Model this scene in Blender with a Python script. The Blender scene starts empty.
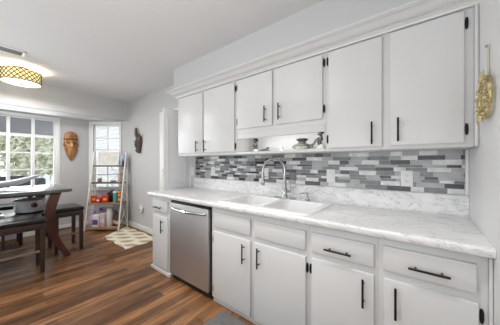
import bpy, bmesh, math, random
from mathutils import Vector, Matrix
R = math.radians
C = bpy.context.scene.collection
sc = bpy.context.scene

# ---------------------------------------------------------------- camera
cam_d = bpy.data.cameras.new('camera')
cam_d.sensor_width = 36.0
cam_d.lens = 36.0 * 218.5 / 500.0
cam_d.shift_y = 0.001
cam_d.clip_start = 0.02
cam = bpy.data.objects.new('camera', cam_d)
C.objects.link(cam)
cam.location = (0, 0, 1.281)
cam.rotation_euler = (R(90), 0, R(38.2))
sc.camera = cam

# ---------------------------------------------------------------- world, exposure, large lights
sc.view_settings.view_transform = 'Standard'
sc.view_settings.look = 'None'
sc.view_settings.gamma = 1.0
sc.view_settings.use_curve_mapping = False
sc.view_settings.exposure = 0.0
w = bpy.data.worlds.new('sky')
sc.world = w
w.use_nodes = True
bg = w.node_tree.nodes['Background']
bg.inputs[0].default_value = (0.90, 0.95, 1.0, 1)
bg.inputs[1].default_value = 2.7


def area_light(name, loc, rot, sx, sy, power, col=(1, 1, 1)):
    d = bpy.data.lights.new(name, 'AREA')
    d.shape = 'RECTANGLE'
    d.size, d.size_y, d.energy, d.color = sx, sy, power, col
    o = bpy.data.objects.new(name, d)
    C.objects.link(o)
    o.location, o.rotation_euler = loc, rot
    return o


def point_light(name, loc, power, col=(1, 1, 1), rad=0.08):
    d = bpy.data.lights.new(name, 'POINT')
    d.energy, d.color, d.shadow_soft_size = power, col, rad
    o = bpy.data.objects.new(name, d)
    C.objects.link(o)
    o.location = loc
    return o


# added unseen fill lights behind the camera, and daylight through the bay window
area_light('added_house_fill', (-1.3, -2.2, 0.95), (R(162), 0, 0), 4.2, 1.3, 94, (0.93, 0.975, 1.0))  # added uplight panel that brightens the room by way of the ceiling
area_light('added_side_fill', (1.80, -1.2, 1.4), (R(125), 0, R(90)), 2.2, 1.5, 14, (0.97, 0.99, 1.0))  # added side fill panel, the wall behind it has no window
area_light('bay_daylight', (-5.50, -0.23, 1.45), (R(78), 0, R(-90)), 2.3, 1.2, 60, (0.92, 0.97, 1.0))


# ---------------------------------------------------------------- materials
MATS = {}


def new_mat(name):
    m = bpy.data.materials.new(name)
    m.use_nodes = True
    MATS[name] = m
    nt = m.node_tree
    return m, nt, nt.nodes['Principled BSDF']


def mat(name, col, rough=0.5, metal=0.0, bump=0.0, bscale=80.0, var=0.0, vscale=6.0, spec=0.5, emit=None, es=0.0,
        stretch=(1, 1, 1)):
    m, nt, b = new_mat(name)
    b.inputs['Base Color'].default_value = (*col, 1)
    b.inputs['Roughness'].default_value = rough
    b.inputs['Metallic'].default_value = metal
    b.inputs['Specular IOR Level'].default_value = spec
    if emit:
        b.inputs['Emission Color'].default_value = (*emit, 1)
        b.inputs['Emission Strength'].default_value = es
    if bump or var:
        tc = nt.nodes.new('ShaderNodeTexCoord')
        mp = nt.nodes.new('ShaderNodeMapping')
        mp.inputs['Scale'].default_value = stretch
        nt.links.new(tc.outputs['Object'], mp.inputs[0])
    if bump:
        n = nt.nodes.new('ShaderNodeTexNoise')
        n.inputs['Scale'].default_value = bscale
        n.inputs['Detail'].default_value = 4
        nt.links.new(mp.outputs[0], n.inputs['Vector'])
        bp = nt.nodes.new('ShaderNodeBump')
        bp.inputs['Strength'].default_value = bump
        bp.inputs['Distance'].default_value = 0.004
        nt.links.new(n.outputs['Fac'], bp.inputs['Height'])
        nt.links.new(bp.outputs[0], b.inputs['Normal'])
    if var:
        n2 = nt.nodes.new('ShaderNodeTexNoise')
        n2.inputs['Scale'].default_value = vscale
        n2.inputs['Detail'].default_value = 5
        nt.links.new(mp.outputs[0], n2.inputs['Vector'])
        rp = nt.nodes.new('ShaderNodeValToRGB')
        rp.color_ramp.elements[0].position = 0.3
        rp.color_ramp.elements[1].position = 0.7
        rp.color_ramp.elements[0].color = (*[max(0, c * (1 - var)) for c in col], 1)
        rp.color_ramp.elements[1].color = (*[min(1, c * (1 + var)) for c in col], 1)
        nt.links.new(n2.outputs['Fac'], rp.inputs[0])
        nt.links.new(rp.outputs[0], b.inputs['Base Color'])
    return m


WALL = mat('wall_paint', (0.58, 0.58, 0.583), 0.7, bump=0.12, bscale=260)
CEIL = mat('ceiling_paint', (0.80, 0.80, 0.80), 0.85, bump=0.15, bscale=180)
WALLW = mat('white_wall_paint', (0.74, 0.74, 0.74), 0.45, bump=0.1, bscale=120, stretch=(1, 1, 0.15))
TRIM = mat('trim_paint', (0.86, 0.86, 0.86), 0.35)
WHITE = mat('cabinet_paint', (0.70, 0.70, 0.695), 0.33, bump=0.03, bscale=60, stretch=(1, 1, 0.3))
NICHE = mat('niche_paint', (0.86, 0.86, 0.86), 0.5)
BRONZE = mat('dark_bronze', (0.022, 0.02, 0.019), 0.38, 0.6)
PALEH = mat('painted_hinge', (0.45, 0.45, 0.45), 0.4, 0.3)
BLACKP = mat('black_plastic', (0.012, 0.012, 0.013), 0.4)
CHROME = mat('chrome', (0.72, 0.73, 0.74), 0.12, 1.0)
NICKEL = mat('brushed_nickel', (0.46, 0.46, 0.46), 0.2, 1.0)
SINKW = mat('white_enamel', (0.86, 0.86, 0.855), 0.16)
PLATE = mat('white_plastic', (0.82, 0.82, 0.81), 0.35)
SLOT = mat('outlet_slot', (0.08, 0.08, 0.08), 0.5)
WOODRED = mat('mahogany_wood', (0.105, 0.036, 0.024), 0.28, var=0.35, vscale=10, stretch=(1, 1, 0.2))
WOODDK = mat('espresso_wood', (0.055, 0.032, 0.026), 0.35, var=0.3, vscale=12, stretch=(1, 1, 0.2))
TTOP = mat('table_top_finish', (0.13, 0.137, 0.137), 0.22, var=0.25, vscale=9)
LEATHER = mat('black_leather', (0.012, 0.011, 0.011), 0.28, bump=0.2, bscale=120)
CREAM = mat('cream_metal', (0.82, 0.78, 0.73), 0.45)
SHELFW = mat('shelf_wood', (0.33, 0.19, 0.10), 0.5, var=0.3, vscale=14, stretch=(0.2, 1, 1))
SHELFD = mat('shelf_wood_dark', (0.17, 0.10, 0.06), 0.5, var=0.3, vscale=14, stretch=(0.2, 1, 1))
GOLD = mat('gold_leaf', (0.66, 0.52, 0.27), 0.3, 0.7, var=0.6, vscale=40)
RIBBON = mat('pale_ribbon', (0.62, 0.58, 0.48), 0.7)
MASKW = mat('carved_wood', (0.38, 0.165, 0.048), 0.3, var=0.55, vscale=16, stretch=(1, 1, 0.35))
MASKD = mat('carved_dark_wood', (0.085, 0.062, 0.045), 0.5, var=0.5, vscale=22)
DARKLINE = mat('dark_carving', (0.035, 0.018, 0.01), 0.6)
PEWTER = mat('pewter', (0.12, 0.12, 0.115), 0.35, 0.35, var=0.6, vscale=60)
PALEGREEN = mat('pale_green_glaze', (0.58, 0.62, 0.50), 0.3)
IVORY = mat('ivory_glaze', (0.75, 0.73, 0.66), 0.4)
GREYMAT = mat('grey_mat', (0.17, 0.16, 0.155), 0.85, bump=0.5, bscale=150, var=0.15, vscale=30)
SHADE = mat('lamp_shade', (0.85, 0.72, 0.40), 0.8, emit=(1.0, 0.77, 0.34), es=0.85)
DIFF = mat('lamp_diffuser', (0.9, 0.88, 0.8), 0.6, emit=(1.0, 0.93, 0.75), es=1.5)
DOME = mat('dome_glass', (0.9, 0.9, 0.9), 0.5, emit=(1.0, 0.97, 0.92), es=6.0)
LATT = mat('lattice_metal', (0.03, 0.02, 0.014), 0.6)
VENTG = mat('vent_grey', (0.30, 0.30, 0.30), 0.5)


def translucent(m):
    nt = m.node_tree
    pb = nt.nodes['Principled BSDF']
    tl = nt.nodes.new('ShaderNodeBsdfTranslucent')
    mx = nt.nodes.new('ShaderNodeMixShader')
    mx.inputs[0].default_value = 0.5
    src = pb.inputs['Base Color'].links[0].from_socket
    nt.links.new(src, tl.inputs['Color'])
    nt.links.new(pb.outputs[0], mx.inputs[1])
    nt.links.new(tl.outputs[0], mx.inputs[2])
    nt.links.new(mx.outputs[0], nt.nodes['Material Output'].inputs['Surface'])


GROUND = mat('patio_concrete', (0.62, 0.62, 0.60), 0.9, var=0.15, vscale=2)
PORCH = mat('porch_boards', (0.30, 0.30, 0.31), 0.7)
SIDING = mat('white_siding', (0.78, 0.79, 0.80), 0.6)
ROOFG = mat('roof_shingle', (0.22, 0.21, 0.21), 0.9, bump=0.6, bscale=60)
BROWNP = mat('brown_post', (0.12, 0.07, 0.05), 0.6)
SOFA = mat('charcoal_wicker', (0.030, 0.032, 0.036), 0.6, bump=0.5, bscale=90)
SOFAC = mat('navy_cushion', (0.035, 0.04, 0.05), 0.8)
FENCEW = mat('white_fence', (0.80, 0.83, 0.86), 0.6)
BARK = mat('bark', (0.12, 0.085, 0.06), 0.9)
LEAF = mat('hedge_leaf', (0.72, 0.78, 0.54), 0.6, var=0.3, vscale=5)
translucent(LEAF)
LEAF2 = mat('pale_leaf', (0.82, 0.84, 0.70), 0.6, var=0.25, vscale=5)
translucent(LEAF2)
TEALG = mat('teal_glass', (0.42, 0.60, 0.63), 0.1)
SILVER = mat('silver_dish', (0.82, 0.83, 0.84), 0.2)
COOKER = mat('cooker_steel', (0.92, 0.93, 0.94), 0.28, 0.7)
RED = mat('red_wrapper', (0.55, 0.035, 0.03), 0.4)
YEL = mat('yellow_label', (0.72, 0.48, 0.07), 0.45)
TEAL = mat('teal_tin', (0.10, 0.36, 0.36), 0.4)
LAV = mat('lavender_wrap', (0.48, 0.38, 0.58), 0.45)
PURP = mat('purple_print', (0.19, 0.08, 0.36), 0.45)
PINK = mat('pale_pink_wrap', (0.70, 0.55, 0.57), 0.5)
WPACK = mat('white_wrap', (0.80, 0.79, 0.78), 0.45)
BLUEB = mat('pale_blue_bag', (0.34, 0.46, 0.62), 0.5)
AMBER = mat('brown_glass', (0.10, 0.05, 0.03), 0.15)
BEIGE = mat('beige_cup', (0.62, 0.47, 0.40), 0.5)
CANVAS = mat('cream_canvas', (0.74, 0.71, 0.66), 0.8, var=0.12, vscale=12)
GJAR = mat('grey_jar', (0.22, 0.20, 0.20), 0.3)
GDISH = mat('sage_dish', (0.36, 0.45, 0.38), 0.4)
GROUT = mat('grout', (0.62, 0.62, 0.61), 0.8)
T_DARK = mat('tile_charcoal', (0.045, 0.047, 0.052), 0.25, var=0.35, vscale=25)
T_MID = mat('tile_grey', (0.175, 0.18, 0.185), 0.25, var=0.2, vscale=18)
T_LIGHT = mat('tile_silver', (0.39, 0.395, 0.40), 0.25, var=0.12, vscale=18)
T_WHITE = mat('tile_marble', (0.70, 0.70, 0.695), 0.25, var=0.22, vscale=14)


def glass_mat():
    m, nt, b = new_mat('window_glass')
    nt.nodes.remove(b)
    out = nt.nodes['Material Output']
    tr = nt.nodes.new('ShaderNodeBsdfTransparent')
    gl = nt.nodes.new('ShaderNodeBsdfGlossy')
    gl.inputs['Roughness'].default_value = 0.02
    fr = nt.nodes.new('ShaderNodeFresnel')
    fr.inputs[0].default_value = 1.45
    mx = nt.nodes.new('ShaderNodeMixShader')
    nt.links.new(fr.outputs[0], mx.inputs[0])
    nt.links.new(tr.outputs[0], mx.inputs[1])
    nt.links.new(gl.outputs[0], mx.inputs[2])
    nt.links.new(mx.outputs[0], out.inputs['Surface'])
    return m


GLASS = glass_mat()


def floor_mat():
    m, nt, b = new_mat('wood_plank_floor')
    N, L = nt.nodes.new, nt.links.new
    tc = N('ShaderNodeTexCoord')
    mp = N('ShaderNodeMapping')
    mp.inputs['Rotation'].default_value = (0, 0, R(90))
    L(tc.outputs['Object'], mp.inputs[0])
    br = N('ShaderNodeTexBrick')
    br.inputs['Scale'].default_value = 1.0
    br.inputs['Brick Width'].default_value = 1.15
    br.inputs['Row Height'].default_value = 0.098
    br.inputs['Mortar Size'].default_value = 0.0012
    br.inputs['Color1'].default_value = (0.105, 0.046, 0.020, 1)
    br.inputs['Color2'].default_value = (0.30, 0.148, 0.064, 1)
    br.inputs['Mortar'].default_value = (0.03, 0.015, 0.008, 1)
    br.offset = 0.37
    L(mp.outputs[0], br.inputs['Vector'])
    m2 = N('ShaderNodeMapping')
    m2.inputs['Scale'].default_value = (11.0, 1.1, 1.0)
    L(tc.outputs['Object'], m2.inputs[0])
    n = N('ShaderNodeTexNoise')
    n.inputs['Scale'].default_value = 2.2
    n.inputs['Detail'].default_value = 8
    n.inputs['Roughness'].default_value = 0.62
    n.inputs['Distortion'].default_value = 0.8
    L(m2.outputs[0], n.inputs['Vector'])
    rp = N('ShaderNodeValToRGB')
    rp.color_ramp.elements[0].position = 0.33
    rp.color_ramp.elements[0].color = (0.45, 0.43, 0.41, 1)
    rp.color_ramp.elements[1].position = 0.68
    rp.color_ramp.elements[1].color = (1.65, 1.6, 1.55, 1)
    L(n.outputs['Fac'], rp.inputs[0])
    mx = N('ShaderNodeMix')
    mx.data_type = 'RGBA'
    mx.blend_type = 'MULTIPLY'
    mx.inputs[0].default_value = 1.0
    L(br.outputs['Color'], mx.inputs[6])
    L(rp.outputs[0], mx.inputs[7])
    L(mx.outputs[2], b.inputs['Base Color'])
    b.inputs['Roughness'].default_value = 0.33
    b.inputs['Specular IOR Level'].default_value = 0.32
    bp = N('ShaderNodeBump')
    bp.inputs['Strength'].default_value = 0.15
    bp.inputs['Distance'].default_value = 0.002
    L(n.outputs['Fac'], bp.inputs['Height'])
    L(bp.outputs[0], b.inputs['Normal'])
    return m


FLOOR = floor_mat()


def marble_mat():
    m, nt, b = new_mat('marble_laminate')
    N, L = nt.nodes.new, nt.links.new
    tc = N('ShaderNodeTexCoord')
    mp = N('ShaderNodeMapping')
    mp.inputs['Scale'].default_value = (1.0, 2.4, 2.4)
    mp.inputs['Rotation'].default_value = (0, 0, R(12))
    L(tc.outputs['Object'], mp.inputs[0])
    n = N('ShaderNodeTexNoise')
    n.inputs['Scale'].default_value = 4.4
    n.inputs['Detail'].default_value = 7
    n.inputs['Roughness'].default_value = 0.58
    n.inputs['Distortion'].default_value = 1.6
    L(mp.outputs[0], n.inputs['Vector'])
    rp = N('ShaderNodeValToRGB')
    e = rp.color_ramp.elements
    e[0].position = 0.40
    e[0].color = (0.84, 0.84, 0.84, 1)
    e[1].position = 0.60
    e[1].color = (0.87, 0.87, 0.87, 1)
    for p, c in ((0.480, 0.82), (0.50, 0.54), (0.520, 0.82)):
        x = e.new(p)
        x.color = (c, c, c * 0.995, 1)
    L(n.outputs['Fac'], rp.inputs[0])
    n2 = N('ShaderNodeTexNoise')
    n2.inputs['Scale'].default_value = 9
    n2.inputs['Detail'].default_value = 5
    L(mp.outputs[0], n2.inputs['Vector'])
    r2 = N('ShaderNodeValToRGB')
    r2.color_ramp.elements[0].position = 0.35
    r2.color_ramp.elements[0].color = (0.91, 0.91, 0.91, 1)
    r2.color_ramp.elements[1].position = 0.6
    r2.color_ramp.elements[1].color = (1, 1, 1, 1)
    L(n2.outputs['Fac'], r2.inputs[0])
    mx = N('ShaderNodeMix')
    mx.data_type = 'RGBA'
    mx.blend_type = 'MULTIPLY'
    mx.inputs[0].default_value = 0.8
    L(rp.outputs[0], mx.inputs[6])
    L(r2.outputs[0], mx.inputs[7])
    L(mx.outputs[2], b.inputs['Base Color'])
    b.inputs['Roughness'].default_value = 0.3
    return m


MARBLE = marble_mat()


def steel_mat():
    m, nt, b = new_mat('stainless_steel')
    N, L = nt.nodes.new, nt.links.new
    b.inputs['Metallic'].default_value = 1.0
    b.inputs['Base Color'].default_value = (0.60, 0.60, 0.605, 1)
    tc = N('ShaderNodeTexCoord')
    mp = N('ShaderNodeMapping')
    mp.inputs['Scale'].default_value = (60, 60, 0.8)
    L(tc.outputs['Object'], mp.inputs[0])
    n = N('ShaderNodeTexNoise')
    n.inputs['Scale'].default_value = 6
    n.inputs['Detail'].default_value = 4
    L(mp.outputs[0], n.inputs['Vector'])
    mr = N('ShaderNodeMapRange')
    mr.inputs['To Min'].default_value = 0.44
    mr.inputs['To Max'].default_value = 0.56
    L(n.outputs['Fac'], mr.inputs[0])
    L(mr.outputs[0], b.inputs['Roughness'])
    return m


STEEL = steel_mat()


def rug_mat():
    m, nt, b = new_mat('rug_weave')
    N, L = nt.nodes.new, nt.links.new
    tc = N('ShaderNodeTexCoord')
    sp = N('ShaderNodeSeparateXYZ')
    L(tc.outputs['Object'], sp.inputs[0])

    def math_(op, a, bb=None):
        x = N('ShaderNodeMath')
        x.operation = op
        for i, v in enumerate((a, bb)):
            if v is None:
                continue
            if isinstance(v, (int, float)):
                x.inputs[i].default_value = v
            else:
                L(v, x.inputs[i])
        return x.outputs[0]
    p_ = math_('ADD', math_('MULTIPLY', sp.outputs[0], 0.786), math_('MULTIPLY', sp.outputs[1], 0.618))
    q_ = math_('SUBTRACT', math_('MULTIPLY', sp.outputs[1], 0.786), math_('MULTIPLY', sp.outputs[0], 0.618))
    row = math_('FLOOR', math_('MULTIPLY', q_, 1 / 0.17))
    off = math_('MULTIPLY', math_('MODULO', math_('ABSOLUTE', row), 2.0), 0.5)
    fx = math_('SUBTRACT', math_('FRACT', math_('ADD', math_('MULTIPLY', p_, 1 / 0.30), off)), 0.5)
    fy = math_('SUBTRACT', math_('FRACT', math_('MULTIPLY', q_, 1 / 0.17)), 0.5)
    s = math_('ADD', math_('POWER', math_('ABSOLUTE', math_('MULTIPLY', fx, 2.3)), 1.5), math_('POWER', math_('ABSOLUTE', math_('MULTIPLY', fy, 2.7)), 1.5))
    lo = math_('LESS_THAN', s, 0.85)
    n = N('ShaderNodeTexNoise')
    n.inputs['Scale'].default_value = 60
    rp = N('ShaderNodeValToRGB')
    rp.color_ramp.elements[0].color = (0.44, 0.34, 0.21, 1)
    rp.color_ramp.elements[1].color = (0.56, 0.44, 0.29, 1)
    L(tc.outputs['Object'], n.inputs['Vector'])
    L(n.outputs['Fac'], rp.inputs[0])
    mx = N('ShaderNodeMix')
    mx.data_type = 'RGBA'
    L(lo, mx.inputs[0])
    mx.inputs[6].default_value = (0.80, 0.75, 0.61, 1)
    L(rp.outputs[0], mx.inputs[7])
    L(mx.outputs[2], b.inputs['Base Color'])
    b.inputs['Roughness'].default_value = 0.95
    bp = N('ShaderNodeBump')
    bp.inputs['Strength'].default_value = 0.6
    bp.inputs['Distance'].default_value = 0.006
    L(n.outputs['Fac'], bp.inputs['Height'])
    L(bp.outputs[0], b.inputs['Normal'])
    return m


RUG = rug_mat()


# ---------------------------------------------------------------- mesh helpers
def box(bm, x0, x1, y0, y1, z0, z1, bev=0.0, seg=2, mi=0):
    if x1 < x0: x0, x1 = x1, x0
    if y1 < y0: y0, y1 = y1, y0
    if z1 < z0: z0, z1 = z1, z0
    v = [bm.verts.new(p) for p in ((x0, y0, z0), (x1, y0, z0), (x1, y1, z0), (x0, y1, z0),
                                   (x0, y0, z1), (x1, y0, z1), (x1, y1, z1), (x0, y1, z1))]
    fs = [bm.faces.new([v[i] for i in q]) for q in
          ((3, 2, 1, 0), (4, 5, 6, 7), (0, 1, 5, 4), (1, 2, 6, 5), (2, 3, 7, 6), (3, 0, 4, 7))]
    for f in fs:
        f.material_index = mi
    if bev > 0:
        ed = set()
        for f in fs:
            ed.update(f.edges)
        r = bmesh.ops.bevel(bm, geom=list(ed), offset=bev, segments=seg, affect='EDGES', profile=0.5)
        for f in r['faces']:
            f.material_index = mi
    return v


def basis(d):
    d = d.normalized()
    a = Vector((0, 0, 1)) if abs(d.z) < 0.9 else Vector((1, 0, 0))
    u = d.cross(a).normalized()
    return u, d.cross(u).normalized()


def cyl(bm, p0, p1, r0, r1=None, n=16, cap=True):
    p0, p1 = Vector(p0), Vector(p1)
    r1 = r0 if r1 is None else r1
    u, v = basis(p1 - p0)
    A = [bm.verts.new(p0 + (u * math.cos(t) + v * math.sin(t)) * r0) for t in [2 * math.pi * i / n for i in range(n)]]
    B = [bm.verts.new(p1 + (u * math.cos(t) + v * math.sin(t)) * r1) for t in [2 * math.pi * i / n for i in range(n)]]
    for i in range(n):
        j = (i + 1) % n
        bm.faces.new((A[i], A[j], B[j], B[i]))
    if cap:
        bm.faces.new(A[::-1])
        bm.faces.new(B)


def tube(bm, pts, rad, n=10, closed=False, flat=1.0):
    P = [Vector(p) for p in pts]
    k = len(P)
    rr = rad if isinstance(rad, (list, tuple)) else [rad] * k
    rings = []
    up = None
    for i in range(k):
        a = P[(i - 1) % k] if (closed or i > 0) else P[i]
        b = P[(i + 1) % k] if (closed or i < k - 1) else P[i]
        d = (b - a).normalized()
        if up is None:
            u, v = basis(d)
        else:
            u = (up - d * up.dot(d)).normalized()
            v = d.cross(u)
        up = u
        rings.append([bm.verts.new(P[i] + (u * math.cos(t) + v * math.sin(t) * flat) * rr[i])
                      for t in [2 * math.pi * q / n for q in range(n)]])
    for i in range(k if closed else k - 1):
        A, B = rings[i], rings[(i + 1) % k]
        for q in range(n):
            j = (q + 1) % n
            bm.faces.new((A[q], A[j], B[j], B[q]))
    if not closed:
        bm.faces.new(rings[0][::-1])
        bm.faces.new(rings[-1])


def lathe(bm, prof, loc=(0, 0, 0), n=24, sx=1.0, sy=1.0):
    x, y, z = loc
    rings = []
    for r, h in prof:
        if r < 1e-5:
            rings.append([bm.verts.new((x, y, z + h))])
        else:
            rings.append([bm.verts.new((x + r * sx * math.cos(t), y + r * sy * math.sin(t), z + h))
                          for t in [2 * math.pi * i / n for i in range(n)]])
    for A, B in zip(rings, rings[1:]):
        for i in range(n):
            j = (i + 1) % n
            if len(A) == 1 and len(B) == 1:
                continue
            if len(A) == 1:
                bm.faces.new((A[0], B[j], B[i]))
            elif len(B) == 1:
                bm.faces.new((A[i], A[j], B[0]))
            else:
                bm.faces.new((A[i], A[j], B[j], B[i]))
    if len(rings[0]) > 1:
        bm.faces.new(rings[0][::-1])
    if len(rings[-1]) > 1:
        bm.faces.new(rings[-1])


def prism(bm, pts, axis, a0, a1, bev=0.0):
    """polygon pts (2D) extruded along axis between a0 and a1"""
    def mk(p, a):
        return {'x': (a, p[0], p[1]), 'y': (p[0], a, p[1]), 'z': (p[0], p[1], a)}[axis]
    A = [bm.verts.new(mk(p, a0)) for p in pts]
    B = [bm.verts.new(mk(p, a1)) for p in pts]
    n = len(pts)
    fs = [bm.faces.new((A[i], A[(i + 1) % n], B[(i + 1) % n], B[i])) for i in range(n)]
    f0 = bm.faces.new(A[::-1])
    f1 = bm.faces.new(B)
    if bev:
        ed = set(f0.edges) | set(f1.edges)
        bmesh.ops.bevel(bm, geom=list(ed), offset=bev, segments=2, affect='EDGES', profile=0.5)


def ball(bm, c, r, sx=1, sy=1, sz=1, u=16, v=10):
    M = Matrix.Translation(c) @ Matrix.Diagonal((sx, sy, sz, 1))
    bmesh.ops.create_uvsphere(bm, u_segments=u, v_segments=v, radius=r, matrix=M)


def rrect(x0, x1, y0, y1, r, k=6):
    out = []
    for cx, cy, a in ((x1 - r, y1 - r, 0), (x0 + r, y1 - r, 90), (x0 + r, y0 + r, 180), (x1 - r, y0 + r, 270)):
        for i in range(k + 1):
            t = R(a + 90 * i / k)
            out.append((cx + r * math.cos(t), cy + r * math.sin(t)))
    return out


def root_matrix(o):
    while o.parent:
        o = o.parent
    return Matrix.Translation(o.location) @ o.rotation_euler.to_matrix().to_4x4()


def obj(name, bm, m, parent=None, local=False, sharp=38, base=None):
    """link bm as ONE mesh object; coordinates are world ones unless local"""
    if base is not None:
        bm.transform(Matrix.Translation(base).inverted())
    elif parent is not None and not local:
        bm.transform(root_matrix(parent).inverted())
    bmesh.ops.recalc_face_normals(bm, faces=bm.faces[:])
    me = bpy.data.meshes.new(name)
    bm.to_mesh(me)
    bm.free()
    for x in (m if isinstance(m, (list, tuple)) else [m]):
        me.materials.append(x)
    if sharp:
        for p in me.polygons:
            p.use_smooth = True
        me.set_sharp_from_angle(angle=R(sharp))
    o = bpy.data.objects.new(name, me)
    C.objects.link(o)
    if parent is not None:
        o.parent = parent
    if base is not None:
        o.location = base
    return o


def tag(o, label, cat, group=None, kind=None):
    o['label'] = label
    o['category'] = cat
    if group: o['group'] = group
    if kind: o['kind'] = kind
    return o


def thing(name, label, cat, loc=(0, 0, 0), rz=0.0, group=None):
    o = bpy.data.objects.new(name, None)
    o.empty_display_size = 0.05
    C.objects.link(o)
    o.location = loc
    o.rotation_euler = (0, 0, rz)
    return tag(o, label, cat, group)


def single(name, label, cat, bm, m, base, group=None, sharp=38):
    return tag(obj(name, bm, m, None, sharp=sharp, base=base), label, cat, group)


def struct(name, bm, m, parent=None, sharp=0):
    o = obj(name, bm, m, parent, sharp=sharp)
    if parent is None:
        o['kind'] = 'structure'
    return o


def sroot(name, loc=(0, 0, 0), rz=0.0):
    o = bpy.data.objects.new(name, None)
    C.objects.link(o)
    o.location = loc
    o.rotation_euler = (0, 0, rz)
    o['kind'] = 'structure'
    return o


def copy_tree(o, parent=None):
    c = o.copy()
    C.objects.link(c)
    if parent is not None:
        c.parent = parent
    for ch in list(o.children):
        copy_tree(ch, c)
    return c


BM = bmesh.new
HZ = 2.547          # ceiling height
WY = 2.0            # kitchen wall plane
XR = 0.24           # right wall plane
XB = -5.417         # bay window wall plane
XH = -4.79          # header over the bay
ZH = 2.155          # underside of the header
XE = 1.9
YB = -3.0

# ---------------------------------------------------------------- room shell
b = BM(); box(b, XB - 0.12, XE + 0.1, YB - 0.1, WY + 0.1, -0.08, 0.0); struct('floor', b, FLOOR)
b = BM(); box(b, XH, XE + 0.1, YB - 0.1, WY + 0.1, HZ, HZ + 0.1); struct('ceiling', b, CEIL)
b = BM()
prism(b, [(XB - 0.1, 1.56), (XB - 0.1, -1.66), (XH - 0.13, -2.2), (XH - 0.13, 2.1)], 'z', ZH, ZH + 0.08)
struct('ceiling_bay', b, CEIL)
b = BM(); box(b, XH - 0.13, XH, YB - 0.1, WY + 0.1, ZH, HZ + 0.1); struct('wall_header', b, WALL)

# kitchen wall with the closet doorway
DX0, DX1, DZ = -3.44, -2.74, 2.06
b = BM()
box(b, XH - 0.13, DX0, WY, WY + 0.1, 0, HZ)
box(b, DX0, DX1, WY, WY + 0.1, DZ, HZ)
box(b, DX1, XE + 0.1, WY, WY + 0.1, 0, HZ)
struct('wall_back', b, WALL)
b = BM()
box(b, DX0 - 0.15, DX0 - 0.05, WY + 0.1, WY + 0.75, 0, HZ)
box(b, DX1 + 0.05, DX1 + 0.15, WY + 0.1, WY + 0.75, 0, HZ)
box(b, DX0 - 0.15, DX1 + 0.15, WY + 0.75, WY + 0.85, 0, HZ)
box(b, DX0 - 0.15, DX1 + 0.15, WY + 0.1, WY + 0.75, HZ - 0.1, HZ)
box(b, DX0 - 0.15, DX1 + 0.15, WY + 0.1, WY + 0.75, -0.08, 0)
struct('wall_closet', b, WALL)
# soffit above the wall cabinets
b = BM(); box(b, -2.655, XR, 1.692, WY, 2.16, HZ); struct('wall_soffit', b, WALL)
# short right wall beside the counter
b = BM(); box(b, XR, XR + 0.11, 0.95, WY, 0, HZ); struct('wall_right', b, WALLW)
b = BM()
box(b, XE, XE + 0.1, YB, WY, 0, HZ)
struct('wall_side', b, WALL)
b = BM()
box(b, XH - 0.13, XE + 0.1, YB - 0.1, YB, 0, HZ)
struct('wall_front', b, WALL)
b = BM(); box(b, XH - 0.13, XH, YB, -2.05, 0, ZH); struct('wall_left', b, WALL)

# bay: centre wall with the wide window, two angled walls
WY0, WY1, WZ0, WZ1 = -1.43, 0.985, 0.845, 2.085
b = BM()
box(b, XB - 0.12, XB, WY1, 1.50, 0, ZH)
box(b, XB - 0.12, XB, -1.62, WY0, 0, ZH)
box(b, XB - 0.12, XB, WY0, WY1, 0, WZ0)
box(b, XB - 0.12, XB, WY0, WY1, WZ1, ZH)
struct('wall_bay', b, WALL)

wn = sroot('window_1', (XB, 0, 0))
b = BM()
cw = 0.052
box(b, XB, XB + 0.018, WY1, WY1 + cw, WZ0 - 0.02, WZ1 + cw, 0.004)
box(b, XB, XB + 0.018, WY0 - cw, WY0, WZ0 - 0.02, WZ1 + cw, 0.004)
box(b, XB, XB + 0.018, WY0, WY1, WZ1, WZ1 + cw, 0.004)
box(b, XB, XB + 0.045, WY0 - cw - 0.02, WY1 + cw + 0.02, WZ0 - 0.045, WZ0 - 0.02, 0.006)
box(b, XB, XB + 0.015, WY0 - cw, WY1 + cw, WZ0 - 0.12, WZ0 - 0.045, 0.004)
obj('window_casing', b, TRIM, wn)
b = BM()
ny, nz = 8, 4
py, pz = (WY1 - WY0 - 0.04) / ny, (WZ1 - WZ0 - 0.04) / nz
box(b, XB - 0.09, XB - 0.02, WY0, WY1, WZ0 - 0.02, WZ0 + 0.02)
box(b, XB - 0.09, XB - 0.02, WY0, WY1, WZ1 - 0.02, WZ1)
for k in range(ny + 1):
    y = WY0 + 0.02 + k * py
    hw = 0.021 if 0 < k < ny else 0.020
    box(b, XB - 0.055, XB - 0.008, y - hw, y + hw, WZ0, WZ1)
for k in range(1, nz):
    z = WZ0 + 0.02 + k * pz
    hw = 0.022 if k == 3 else 0.012
    box(b, XB - 0.052, XB - 0.012, WY0, WY1, z - hw, z + hw)
obj('window_frame', b, TRIM, wn, sharp=0)
b = BM(); box(b, XB - 0.034, XB - 0.028, WY0, WY1, WZ0, WZ1); obj('window_pane', b, GLASS, wn, sharp=0)

# angled wall, local x runs along the wall from the bay corner to the kitchen wall, local y outwards
AL = math.hypot(XH - XB, 2.0 - 1.48)
AA = math.atan2(2.0 - 1.48, XH - XB)
aw = Matrix.Translation((XB, 1.48, 0)) @ Matrix.Rotation(AA, 4, 'Z')
S0, S1, Q0, Q1 = 0.11, 0.63, 0.76, 2.075


def local_struct(name, bm, m, mtx, parent=None):
    bm.transform(mtx)
    return struct(name, bm, m, parent)


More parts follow.
